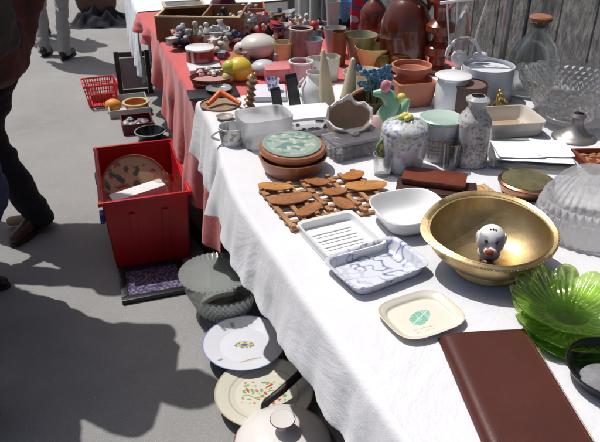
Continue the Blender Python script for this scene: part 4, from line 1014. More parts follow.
# crate of bric-a-brac further back
c3 = P(248, 20, ZR); m_ = mpp(c3)
t = thing('wooden_crate', 'orange brown wooden crate behind the heap of trinkets', 'crate', c3, math.radians(4))
oc = M('orange_crate', (.40, .17, .07), rough=.6, var=.3); W_, D_, hh = 34*m_, 30*m_, 14*m_
for nm, a in (('front_panel', (W_, .008, hh, (0, -D_/2, 0))), ('back_panel', (W_, .008, hh, (0, D_/2, 0))), ('side_panel', (.008, D_-.01, hh, (-W_/2+.004, 0, 0))), ('side_panel', (.008, D_-.01, hh, (W_/2-.004, 0, 0))), ('bottom', (W_-.018, D_-.01, .006, (0, 0, .001)))):
    b_ = new(); box(b_, *a, bev=.0015); mk(nm, b_, oc, t)
# wine coloured bag next to it
b_ = new(); ball(b_, 12*m_, (0, 0, 13*m_), (1.1, .8, 1.25), lump=.35, n=28)
single('velvet_bag', b_, M('wine_velvet', (.10, .015, .03), rough=.9, sheen=.5, var=.5), P(226, 22, ZR), 0, 'dark wine velvet bag right of the open wooden case', 'bag')
# ---------- heap of trinkets on the red cloth
random.seed(77)
cols = {'white': (.70, .69, .67), 'cream': (.62, .54, .42), 'blue grey': (.30, .36, .42), 'dark navy': (.025, .04, .11), 'dull red': (.50, .04, .04), 'brown': (.20, .09, .045), 'pink': (.62, .34, .34), 'pale teal': (.30, .45, .44), 'black': (.02, .02, .022), 'silver grey': (.42, .42, .43)}
tmat = {k: M('trinket_'+k.replace(' ', '_'), v, rough=.4, clear=.15, var=.45, vs=1.8) for k, v in cols.items()}
def t_cup(b): lathe(b, shell(.6, 1, 1.2, .12), n=16); tube(b, [(.95, 0, .95), (1.4, 0, .8), (1.35, 0, .4), (.85, 0, .3)], .1, 6)
def t_vase(b): lathe(b, [(0, 0), (.5, 0), (.8, .6), (.6, 1.2), (.25, 1.6), (.4, 1.9), (.3, 1.9), (0, 1.4)], n=16)
def t_fig(b): lathe(b, [(0, 0), (.7, 0), (.75, .2), (.4, .9), (.3, 1.2), (0, 1.3)], n=12); ball(b, .38, (0, 0, 1.55), n=10); ball(b, .25, (.4, -.1, .9), (1.6, .7, .7), n=8)
def t_shell(b): lathe(b, [(0, .1), (.5, .0), (1, .25), (1.1, .4), (.9, .42), (.5, .25), (0, .2)], n=28, fn=lambda a, r, z, i: (r*(1+.12*math.cos(9*a)), z+.2*r*math.cos(a)**2))
def t_ball(b): ball(b, .7, (0, 0, .7), n=16); lathe(b, [(0, 0), (.5, 0), (.35, .2), (0, .2)], n=12)
def t_box(b): box(b, 1.5, 1.1, .8, bev=.1); box(b, 1.6, 1.2, .2, (0, 0, .82), bev=.06)
def t_dog(b): ball(b, .6, (0, 0, .6), (1.4, .8, .8), n=14); ball(b, .42, (-.85, -.1, 1.0), n=12); [tube(b, [(x, y, .5), (x, y, 0)], .16, 6) for x in (-.5, .5) for y in (-.25, .25)]
def t_shoe(b): ball(b, .5, (.4, 0, .5), (1, .8, 1), n=12); ball(b, .45, (-.4, 0, .3), (1.5, .8, .65), n=12)
kinds = {'cup': t_cup, 'vase': t_vase, 'figurine': t_fig, 'shell': t_shell, 'bauble': t_ball, 'trinket box': t_box, 'animal figurine': t_dog, 'china shoe': t_shoe}
proto = {}
def trinket(px, py, wpx, where, dz=0):
    kind = random.choices(list(kinds), [5, 3, 5, 5, 1, 4, 5, 4])[0]; c = random.choices(list(cols), [10, 7, 5, 4, 4, 4, 2, 3, 3, 3])[0]
    if (kind, c) not in proto:
        b_ = new(); kinds[kind](b_); bmesh.ops.recalc_face_normals(b_, faces=b_.faces)
        me = bpy.data.meshes.new(kind.replace(' ', '_')); b_.to_mesh(me); b_.free(); me.materials.append(tmat[c])
        me.polygons.foreach_set('use_smooth', [True]*len(me.polygons)); me.set_sharp_from_angle(angle=math.radians(45)); proto[(kind, c)] = me
    wpx *= 1.5; q = P(px, py, ZR+.001); m_ = mpp(q); o = bpy.data.objects.new(kind.replace(' ', '_'), proto[(kind, c)]); COL.objects.link(o)
    s_ = wpx*m_/2*(.75 if kind in ('animal figurine', 'china shoe', 'shell') else .85)
    o.location = q+Vector((0, 0, dz)); o.scale = (s_, s_, s_*random.uniform(.85, 1.15)); o.rotation_euler = (random.uniform(-.25, .25), random.uniform(-.25, .25), random.random()*TAU)
    tag(o, 'small %s %s %s' % (c, kind, where), kind, 'trinkets '+where)
for y, xa, xb in ((22, 236, 262), (25.5, 226, 292), (29, 216, 292), (32.5, 214, 292), (36, 200, 292), (39, 186, 240), (40, 268, 290), (43, 178, 240), (46.5, 176, 240), (50, 174, 188), (50, 216, 234), (54, 214, 230), (58, 216, 224)):
    x = xa
    while x < xb:
        if not (152 < x < 218 and y < 36.5) and (y > 40 or x > 222) and random.random() < .45: trinket(x+random.uniform(-3, 3), y+random.uniform(-2, 2), random.uniform(7, 12), 'in the jumbled heap before the wooden case', random.uniform(.035, .06))
        if not (152 < x < 218 and y < 36.5): trinket(x+random.uniform(-2, 2), y+random.uniform(-1.2, 1.2), random.uniform(9, 14), 'in the jumbled heap before the wooden case', random.uniform(0, .03))
        x += random.uniform(5, 7.5)
for y, xa, xb in ((27, 296, 330), (31, 298, 324), (36, 326, 345), (60, 276, 290), (64, 246, 256)):
    x = xa
    while x < xb:
        trinket(x, y+random.uniform(-1, 1), random.uniform(8, 12), 'between the beakers at the far side'); x += random.uniform(6, 9)
for x in (236, 243, 250, 257): trinket(x, 17+random.uniform(-1, 1), 10, 'in the orange brown crate', .01)

# ---------- things on the asphalt
bowlc = M('red_plastic', (.52, .012, .016), rough=.30, var=.28, vs=5, bump=.12, bs=14)
rim_ = [(96, 150), (168, 142), (192, 193), (102, 204)]
ctr, w_, d_, rz = quad(rim_, .34)
t = thing('storage_crate', 'big red plastic crate full of plates on the asphalt beside the red cloth', 'crate', (ctr.x, ctr.y, 0), rz)
hh = .34; tw_ = .006; k_ = .90
def wallq(name, a, b2, mat=bowlc):
    """tapered side wall between two rim corners"""
    b_ = new()
    A = Vector((a[0]*w_/2, a[1]*d_/2, hh)); B = Vector((b2[0]*w_/2, b2[1]*d_/2, hh)); A0 = Vector((A.x*k_, A.y*k_, .004)); B0 = Vector((B.x*k_, B.y*k_, .004))
    n_ = (B-A).cross(Vector((0, 0, 1))).normalized()*tw_
    vs = [A, B, B0, A0, A+n_, B+n_, B0+n_, A0+n_]; v = [b_.verts.new(x) for x in vs]
    for f in ((0, 1, 2, 3), (7, 6, 5, 4), (0, 4, 5, 1), (3, 2, 6, 7), (0, 3, 7, 4), (1, 5, 6, 2)): b_.faces.new([v[i] for i in f])
    for q in (.3, .68):        # moulded ribs
        a_ = A.lerp(B, q); c_ = A0.lerp(B0, q); u = (B-A).normalized()*.012; o2 = -n_.normalized()*.004
        v = [b_.verts.new(x) for x in (a_-u+o2-Vector((0, 0, .06)), a_+u+o2-Vector((0, 0, .06)), c_+u+o2, c_-u+o2, a_-u-Vector((0, 0, .06)), a_+u-Vector((0, 0, .06)), c_+u, c_-u)]
        for f in ((3, 2, 1, 0), (0, 1, 5, 4), (1, 2, 6, 5), (3, 0, 4, 7)): b_.faces.new([v[i] for i in f])
    return mk(name, b_, mat, t, smooth=False)
wallq('front_wall', (1, -1), (-1, -1)); wallq('back_wall', (-1, 1), (1, 1)); wallq('side_wall', (-1, -1), (-1, 1)); wallq('side_wall', (1, 1), (1, -1))
b_ = new(); box(b_, w_*k_-.01, d_*k_-.01, .006, (0, 0, .002)); mk('bottom', b_, bowlc, t)
b_ = new()
for sx, sy, L_, ax in ((0, -1, w_, 0), (0, 1, w_, 0), (-1, 0, d_, 1), (1, 0, d_, 1)):
    if ax == 0: box(b_, L_+.03, .014, .018, (0, sy*(d_/2+.005), hh-.006), bev=.004)
    else: box(b_, .014, L_-.004, .0178, (sx*(w_/2+.005), 0, hh-.006), bev=.004)
mk('rim', b_, bowlc, t)
bl = M('blue_plastic', (.03, .07, .38), rough=.35)
for y, z in ((-.30, .20), (.12, .27)):
    b_ = new(); box(b_, .022, .05, .045, (-w_/2*(.985)-.012, y*d_, z), bev=.006, rot=None); mk('latch', b_, bl, t)
# contents
def woodp(co):
    r = math.hypot(co.x, co.y)
    if r > .148: return (.30, .14, .06)
    if nv(co.x*26, co.y*26, 3) > .12 and co.x < .03: return (.10, .13, .06)
    if nv(co.x*34+8, co.y*34) > .36: return (.42, .06, .03)
    return (.58, .41, .23)
c0 = Vector((ctr.x, ctr.y, 0)); mw = Matrix.Rotation(rz, 4, 'Z')
def inc(x, y, z): return c0+(mw @ Vector((x, y, z)))
pr = [(0, .0)]+[(.155*k/26, .0+.012*(k/26)**3) for k in range(1, 27)]+[(.157, .016), (.153, .017)]+[(.15*(1-k/26), .008) for k in range(26)]+[(0, .008)]
b_ = new(); lathe(b_, pr, n=80)
o = single('wooden_plate', b_, M('painted_wood', (1, 1, 1), attr=True, rough=.35, clear=.3), inc(-.025, .10, .205), 0, 'round brown plate painted with green leaves leaning upright inside the red crate', 'plate', cfn=woodp)
o.rotation_euler = (math.radians(62), 0, rz)
b_ = new(); box(b_, .235, .075, .07, bev=.003)
o = single('carton', b_, M('white_card', (.66, .66, .64), rough=.7, var=.1), inc(-.02, -.12, .235), rz+.22, 'long narrow white carton lying on top of the red crate\'s contents', 'carton'); o.rotation_euler = (0, -.08, rz+.25)
b_ = new(); box(b_, .245, .09, .20, bev=.003)
single('cardboard_box', b_, M('brown_card', (.28, .19, .12), rough=.8, var=.2), inc(-.02, -.12, .012), rz+.1, 'brown cardboard box at the bottom of the red crate under the white carton', 'box')
for i, (x, y, l) in enumerate(((.105, -.05, 'left'), (.15, -.09, 'right'))):
    b_ = new(); lathe(b_, shell(.024, .033, .16, .002), n=32)
    o = single('tall_glass', b_, M('rosy_glass', (.95, .8, .8), rough=.05, trans=1, ior=1.48, mix=.45), inc(x, y, .175+.0*i), rz, l+' one of two tall clear glasses standing in the right side of the red crate', 'drinking glass', 'tall glasses in the red crate'); o.rotation_euler = (.1, -.12, rz)
b_ = new(); box(b_, .09, .22, .16, bev=.003)
single('brown_parcel', b_, M('maroon_card', (.16, .03, .03), rough=.7, var=.2), inc(.125, -.07, .012), rz, 'maroon card box deep in the right side of the red crate', 'box')

# picture under the crate
ctr, w_, d_, rz = quad([(117, 268), (180, 258), (193, 289), (122, 300)], .022)
t = thing('framed_picture', 'black framed purple patterned picture lying on the asphalt in front of the red crate', 'picture', (ctr.x, ctr.y, 0), rz)
b_ = new()
for s_ in (-1, 1):
    box(b_, w_, .03, .022, (0, s_*(d_/2-.015), 0), bev=.003); box(b_, .03, d_-.062, .0218, (s_*(w_/2-.015), 0, 0), bev=.003)
mk('frame', b_, blkp, t)
def purp(co):
    v = nv(co.x*95, co.y*95)+.4*nv(co.x*30, co.y*30, 3); return (.05, .045, .11) if v > .15 else (.11, .095, .16) if v > -.15 else (.22, .20, .25)
b_ = new(); bmesh.ops.create_grid(b_, x_segments=70, y_segments=50, size=.5)
for v in b_.verts: v.co = Vector((v.co.x*(w_-.05), v.co.y*(d_-.05), .014))
mk('print', b_, M('poster', (1, 1, 1), attr=True, rough=.12, clear=.7), t, cfn=purp)
b_ = new(); box(b_, w_-.02, d_-.02, .006, (0, 0, .001)); mk('backing', b_, darkw, t)

# glass bowl and plate on the ground
p_, D, h_ = bb(187, 268, 263, 326, 0, br=.62); R_ = D/2*.97; h_ = .142
t = thing('glass_bowl', 'deep glass bowl with a diamond pattern standing on the asphalt under the cloth edge', 'bowl', p_)
b_ = new(); lathe(b_, shell(R_*.6, R_, h_, .005, 0, .008), n=72); mk('bowl', b_, M('grey_glass', (.95, .96, .95), rough=.03, trans=1, ior=1.4, mix=.62, tint=(.92, .94, .93)), t)
b_ = new(); facets2(b_, R_*.70, R_*1.0, .03, h_*.97, 7, 40, .005); mk('diamond_cut', b_, M('silvered_cut', (.86, .88, .87), rough=.12, trans=.3, ior=1.5, mix=.42), t, smooth=False)
p_, D, h2 = bb(179, 254, 251, 296, h_+.004, br=1); R_ = D/2
b_ = new(); lathe(b_, [(0, 0), (R_*.6, 0), (R_*.8, .006), (R_*.98, .016), (R_, .018), (R_*.97, .021), (R_*.8, .011), (R_*.6, .005), (0, .005)], n=160, fn=lambda a, r, z, i: (r, z+(.003*math.cos(40*a) if r > R_*.9 else 0)))
single('glass_plate', b_, M('sage_glass', (.66, .70, .68), rough=.08, trans=.55, ior=1.5, mix=.42, tint=(.8, .86, .82), clear=.5), (p_.x, p_.y, h_+.002), 0, 'pale green tinged glass plate lying on top of the diamond patterned glass bowl', 'plate')

def platec(kind):
    def f(co):
        r = math.hypot(co.x, co.y)/.14; a = math.atan2(co.y, co.x)
        if kind == 'blue':
            if r > .965: return (.20, .23, .46)
            x, y = co.x*1000, co.y*1000
            q = math.hypot(x/34, (y)/18)
            if q < .35: return (.06, .18, .42)
            if q < .6: return (.55, .48, .15)
            if q < 1 and nv(x*.12, y*.12) > -.12: return (.22, .38, .14) if nv(x*.1+5, y*.1) > -.1 else (.45, .12, .12)
            if .7 < r < .86 and nv(math.cos(a)*5, math.sin(a)*5, 2) > .28: return (.22, .33, .25)
            return (.66, .67, .71)
        x, y = co.x*1000, co.y*1000
        if .70 < r < .715 or r > .975: return (.42, .36, .24)
        if -62 < x < 66 and -42 < y < 50:
            if abs(y-10*math.sin(x*.09)-x*.25) < 1.6 or abs(y+12*math.sin(x*.07+1)+x*.2) < 1.4: return (.16, .28, .10)
            v = nv(x*.075, y*.075, 3)
            if v > .30: return (.58, .08, .05)
            if v < -.27: return (.22, .36, .12)
        return (.62, .60, .50)
    return f
def fplate(x0, y0, x1, y1, z, label, kind):
    p_, D, h_ = bb(x0, y0, x1, y1, z, br=1); s_ = D/2/.14
    pr = [(0, 0), (.075, 0), (.085, .003), (.138, .017), (.14, .019)]+[(.138-.0035*k, .019-.0009*k) for k in range(16)]+[(.082-.082*k/30, .0045) for k in range(31)]
    b_ = new(); lathe(b_, pr, n=160)
    o = single('dinner_plate', b_, at_gl, p_, 0, label, 'plate', cfn=platec(kind)); o.scale = (s_, s_, s_)
    return p_, D
pa, Da = fplate(203, 323, 286, 373, .045, 'white plate with a blue rim and small posy, set on a dark pan', 'blue')
pf, Df = fplate(215, 368, 313, 430, .03, 'cream plate with red and green flower sprigs, between blue rimmed plate and pot lid', 'floral')
iron = M('dark_iron', (.022, .018, .017), rough=.5, var=.4, vs=20, metal=.3)
t = thing('saucepan', 'black iron pan underneath the blue rimmed plate', 'pan', (pa.x+.01, pa.y-.0, 0))
b_ = new(); lathe(b_, shell(.095, .115, .042, .004), n=48); mk('pan', b_, iron, t)
p2 = P(262, 404, .0)
t = thing('frying_pan', 'black frying pan beneath the cream flowered plate, its handle lifted under the cloth', 'pan', (pf.x+.005, pf.y+.0, 0))
b_ = new(); lathe(b_, shell(.095, .11, .027, .004), n=48); mk('pan', b_, iron, t)
hp0 = P(266, 403, .06)-Vector((pf.x+.005, pf.y, 0)); hp1 = P(282, 390, .085)-Vector((pf.x+.005, pf.y, 0)); hp2 = P(306, 368, .10)-Vector((pf.x+.005, pf.y, 0))
st_ = Vector((hp0.x*.8, hp0.y, .03))
b_ = new(); tube(b_, smooth_path([Vector((hp0.x-.01, hp0.y-.008, .028)), hp0, hp1, hp2]), spr([.009, .012, .013, .013]), 14); mk('handle', b_, iron, t)
# pot lid
p_, D, h_ = bb(236, 400, 335, 468, .04, br=1); R_ = D/2
p_ = P(283, 438, .05)
t = thing('pot_lid', 'white enamel pot lid with a dark rim and round knob, nearest thing on the asphalt', 'lid', (p_.x, p_.y, .03))
en = M('white_enamel_lid', (.70, .67, .64), rough=.18, clear=.6, var=.06, vs=5); rimr = M('brown_rim', (.16, .05, .035), rough=.4)
b_ = new(); lathe(b_, [(0, .060)]+[(R_*.97*math.sin(k/12*PI/2), .060*math.cos(k/12*PI/2)**1.1+.0) for k in range(1, 13)]+[(R_*.9, -.004), (0, -.004)], n=96); mk('lid', b_, en, t)
b_ = new(); tube(b_, [(R_*.975*math.cos(TAU*k/96), R_*.975*math.sin(TAU*k/96), 0) for k in range(96)], .0028, 8, closed=True); mk('rim', b_, rimr, t)
b_ = new(); lathe(b_, [(0, .059), (.017, .057), (.014, .070), (.024, .084), (.033, .092), (.037, .099), (.036, .103), (.029, .102), (0, .098)], n=48); kb = mk('knob', b_, en, t)
b_ = new(); tube(b_, [(.0367*math.cos(TAU*k/48), .0367*math.sin(TAU*k/48), .1005) for k in range(48)], .0016, 6, closed=True); mk('knob_rim', b_, rimr, kb)
b_ = new(); lathe(b_, shell(R_*.8, R_*.86, .026, .003), n=48)
single('enamel_pot', b_, iron, (p_.x, p_.y, 0), 0, 'shallow dark pot standing under the white enamel lid', 'pot')
# dark bits under the table
b_ = new(); box(b_, .34, .5, .10, bev=.006)
single('flat_case', b_, M('maroon_case', (.09, .012, .015), rough=.6, var=.4), TS(.70, 2.60, 0), AZ+.1, 'low dark maroon case standing under the table right of the red crate', 'case')

# shopping basket
rb = M('basket_red', (.62, .035, .03), rough=.35)
ctr, w_, d_, rz = quad([(81, 79), (112, 76), (119, 84), (83, 88)], .155)
t = thing('shopping_basket', 'small bright red plastic shopping basket alone on the asphalt', 'basket', (ctr.x, ctr.y, 0), rz)
hh = .155; k_ = .80
b_ = new(); box(b_, w_*k_, d_*k_, .006, (0, 0, .0)); mk('bottom', b_, rb, t)
b_ = new()
def rp(u, z, g=0):  # point on the perimeter, u in 0..4
    s = int(u) % 4; f = u-int(u); k = k_+(1-k_)*z/hh; X, Y = w_/2*k, d_/2*k
    return [(-X+2*X*f, -Y, z), (X, -Y+2*Y*f, z), (X-2*X*f, Y, z), (-X, Y-2*Y*f, z)][s]
for z, r in ((hh, .007), (hh-.03, .004), (.10, .004), (.006, .005)): tube(b_, [rp(i/1, z) for i in range(4)], r, 6, closed=True)
for i in range(52): u = i/13; tube(b_, [rp(u, hh), rp(u, .004)], .0034, 5)
mk('grid', b_, rb, t)
b_ = new()
for s_ in (0,):
    vs = [b_.verts.new(rp(s_+.15, .03)), b_.verts.new(rp(s_+.85, .03)), b_.verts.new(rp(s_+.85, .09)), b_.verts.new(rp(s_+.15, .09))]; b_.faces.new(vs)
o = mk('panel', b_, rb, t); md = o.modifiers.new('s', 'SOLIDIFY'); md.thickness = .004
for s_ in (-1, 1):
    b_ = new(); tube(b_, [(-w_*.4, s_*d_/2*.96, hh), (-w_*.38, s_*(d_/2+.025), hh-.05), (w_*.38, s_*(d_/2+.025), hh-.05), (w_*.4, s_*d_/2*.96, hh)], .005, 8); mk('handle', b_, rb, t)

# framed board leaning by the pale sheet
q = P(119, 95, 0); m_ = mpp(q)
t = thing('framed_board', 'grey board in a dark wooden frame standing on the asphalt behind the fruit carton', 'board', q, math.radians(12))
W_ = 34*m_; Hh = 42*m_; df = M('black_frame_wood', (.03, .022, .02), rough=.5, var=.3)
for a in ((.035, .03, Hh, (.018, 0, 0)), (.035, .03, Hh, (W_-.018, 0, 0))):
    b_ = new(); box(b_, *a[:3], a[3], bev=.003, rot=R(-.12)); mk('upright', b_, df, t)
b_ = new(); box(b_, W_-.074, .03, .035, (W_/2, Hh*.12-.004, Hh*.993-.04), bev=.003, rot=R(-.12)); mk('top_rail', b_, df, t)
b_ = new(); box(b_, W_-.074, .03, .035, (W_/2, .0, .0), bev=.003, rot=R(-.12)); mk('bottom_rail', b_, df, t)
b_ = new(); box(b_, W_-.074, .008, Hh-.09, (W_/2, .012, .04), rot=R(-.12)); mk('panel', b_, M('mauve_grey_board', (.27, .24, .24), rough=.7, var=.12, vs=5), t)
# carton with orange dishes
cw = M('grey_card', (.50, .50, .47), rough=.8, var=.15)
ctr, w_, d_, rz = quad([(106, 96), (145, 92), (150, 107), (109, 112)], .055)
t = thing('carton_tray', 'shallow pale carton holding orange dishes on the asphalt', 'carton', (ctr.x, ctr.y, 0), rz)
b_ = new(); box(b_, w_-.012, d_-.012, .004, (0, 0, .001)); mk('bottom', b_, cw, t)
for s_ in (-1, 1):
    b_ = new(); box(b_, w_, .005, .055, (0, s_*(d_/2-.0025), 0)); mk('side', b_, cw, t)
    b_ = new(); box(b_, .005, d_-.012, .0548, (s_*(w_/2-.0025), 0, 0)); mk('side', b_, cw, t)
orn = glaze('orange_dish', (.62, .24, .03)); p_ = P(134, 106, .03)
pot('orange_dish', (124, 97, 149, 112), 'round orange dish with a cream rim in the pale carton', 'dish', orn, z=.012, br=.8, maxh=.05, lid=(glaze('cream_rim', (.60, .52, .30)), [(.84, 0), (1.04, 0), (1.04, .06), (.9, .08), (.84, 0)]))
b_ = new(); ball(b_, .05, (0, 0, .043), (1.15, .9, .85), n=24)
single('orange_gourd', b_, M('orange_skin', (.70, .26, .03), rough=.45, bump=.2, bs=50), P(114, 111, .008), 0, 'plump orange gourd at the left end of the pale carton', 'gourd')
# dark red open box
dr = M('dark_red_card', (.15, .02, .022), rough=.6, var=.2)
ctr, w_, d_, rz = quad([(121, 115), (149, 112), (155, 122), (121, 126)], .07)
t = thing('red_box', 'dark red open box of small black things on the asphalt', 'box', (ctr.x, ctr.y, 0), rz)
b_ = new(); box(b_, w_-.012, d_-.012, .004, (0, 0, .001)); mk('bottom', b_, dr, t)
for s_ in (-1, 1):
    b_ = new(); box(b_, w_, .006, .07, (0, s_*(d_/2-.003), 0)); mk('side', b_, dr, t)
    b_ = new(); box(b_, .006, d_-.013, .0698, (s_*(w_/2-.003), 0, 0)); mk('side', b_, dr, t)
c0 = Vector((ctr.x, ctr.y, 0)); mw = Matrix.Rotation(rz, 4, 'Z'); random.seed(21)
for i in range(9):
    b_ = new(); ball(b_, .03, (0, 0, 0), (1.2, .8, .6), n=12, lump=.3, seed=i); q = c0+mw @ Vector((random.uniform(-.36, .36)*w_, random.uniform(-.3, .3)*d_, .05))
    single('small_case', b_, [blkp, M('mauve_case', (.2, .14, .17), rough=.4), M('grey_case', (.3, .3, .3), rough=.4)][i % 3], q, i, ['small black case heaped in the dark red box', 'small mauve case heaped in the dark red box', 'small grey case heaped in the dark red box'][i % 3], 'case', 'small cases in the dark red box')
pot('black_bowl', (136, 125, 166, 143), 'black bowl with a pale rim on the asphalt behind the red crate', 'bowl', blk, z=0, br=.7, maxh=.09, lid=(glaze('pale_rim', (.35, .38, .33)), [(.96, 0), (1.02, 0), (1.02, .03), (.96, .03)]))

# ---------- fabric heap far up the street
dk = M('dark_cloth', (.022, .022, .03), rough=.9, var=.4, vs=9)
q = P(100, 24, 0); random.seed(6)
b_ = new()
bmesh.ops.create_grid(b_, x_segments=50, y_segments=30, size=.5)
for v in b_.verts:
    x, y = v.co.x, v.co.y; r = math.hypot(x*2, y*2)*(1+.25*nv(x*3, y*3)); z = max(0, (1-r**2))*.16*(1+.9*nv(x*7, y*7, 4))
    v.co = Vector((x*.62*(1+.2*nv(y*6)), y*.42*(1+.2*nv(x*6, 3)), max(.003, z)))
o = single('dark_cloth', b_, dk, q, .1, 'crumpled black cloth spread on the asphalt far up the street', 'cloth')
md = o.modifiers.new('s', 'SOLIDIFY'); md.thickness = .003
t = thing('brown_bag', 'brown soft bag standing on the crumpled black cloth', 'bag', q+Vector((-.02, .1, .05)))
b_ = new(); ball(b_, .2, (0, 0, .17), (1.1, .7, .95), n=32, lump=.25); mk('bag', b_, M('brown_canvas', (.15, .085, .06), rough=.8, var=.3), t)
b_ = new(); tube(b_, [(-.1, 0, .3), (-.07, 0, .45), (.07, 0, .45), (.1, 0, .3)], .012, 8); mk('strap', b_, dk, t)

# ---------- people
def union(name, build, mat, parent, voxel=.008, it=3, wr=0, wf=9, cut=None):
    b_ = new(); build(b_); bmesh.ops.recalc_face_normals(b_, faces=b_.faces)
    me = bpy.data.meshes.new('tmp'); b_.to_mesh(me); b_.free(); o = bpy.data.objects.new('tmp', me); COL.objects.link(o)
    r = o.modifiers.new('r', 'REMESH'); r.mode = 'VOXEL'; r.voxel_size = voxel; s_ = o.modifiers.new('s', 'SMOOTH'); s_.factor = .6; s_.iterations = it
    dg = bpy.context.evaluated_depsgraph_get(); m2 = bpy.data.meshes.new_from_object(o.evaluated_get(dg)); bpy.data.objects.remove(o)
    if wr:
        ns = [v.normal.copy() for v in m2.vertices]
        for v, n_ in zip(m2.vertices, ns):
            p_ = v.co; k = noise.noise(Vector((p_.x*wf, p_.y*wf, p_.z*wf*2.1)))+.5*noise.noise(Vector((p_.x*wf*2.2, p_.y*wf*2.2, p_.z*wf*4.5)))
            v.co = p_+n_*wr*k
    m2.name = name; m2.materials.clear(); m2.materials.append(mat); m2.polygons.foreach_set('use_smooth', [True]*len(m2.polygons))
    o = bpy.data.objects.new(name, m2); COL.objects.link(o); o.parent = parent; return o
def seg(b, a, c, r1, r2, n=16, k=6):
    a, c = Vector(a), Vector(c); tube(b, [a.lerp(c, i/k) for i in range(k+1)], [r1+(r2-r1)*i/k for i in range(k+1)], n); ball(b, r1, a, n=14); ball(b, r2, c, n=14)
def ik(a, c, l1, l2, bend):
    a, c, bend = Vector(a), Vector(c), Vector(bend); d = c-a; L_ = min(d.length, l1+l2-.001); x = (l1*l1-l2*l2+L_*L_)/(2*L_); h2 = math.sqrt(max(0, l1*l1-x*x))
    u = d.normalized(); n_ = (bend-u*bend.dot(u)).normalized(); return a+u*x+n_*h2
def hand(b, w, dr, side, sc=1.0, curl=.5):
    """palm and five separate bent fingers from wrist w along dr"""
    w = Vector(w); d = Vector(dr).normalized(); fw = Vector((0, 1, 0)); fw = (fw-d*fw.dot(d)).normalized(); pn = d.cross(fw)*side   # pn: palm normal, inward
    for k in range(4): seg(b, w+d*.01+fw*(-.014+.009*k), w+d*.085*sc+fw*(-.027+.018*k), .013, .0115, 10, 3)
    for k, (L_, o_) in enumerate(((.058, -.030), (.070, -.010), (.075, .010), (.068, .030))):
        p0 = w+d*.09*sc+fw*o_; dd = d.copy()
        for j, f in enumerate((.45, .32, .23)):
            dd = (dd+pn*curl*(.45+.25*j)).normalized(); p1 = p0+dd*L_*f*1.05; seg(b, p0, p1, .0092-.0008*j, .0086-.0008*j, 8, 2); p0 = p1
    p0 = w+d*.03+fw*.026; p1 = p0+(d*.6+fw*.75+pn*.3).normalized()*.038; p2 = p1+(d*.9+fw*.3+pn*.4).normalized()*.03
    seg(b, p0, p1, .013, .0105, 8, 2); seg(b, p1, p2, .0102, .0088, 8, 2)
skin = M('skin', (.46, .27, .20), rough=.5, var=.12, vs=20)
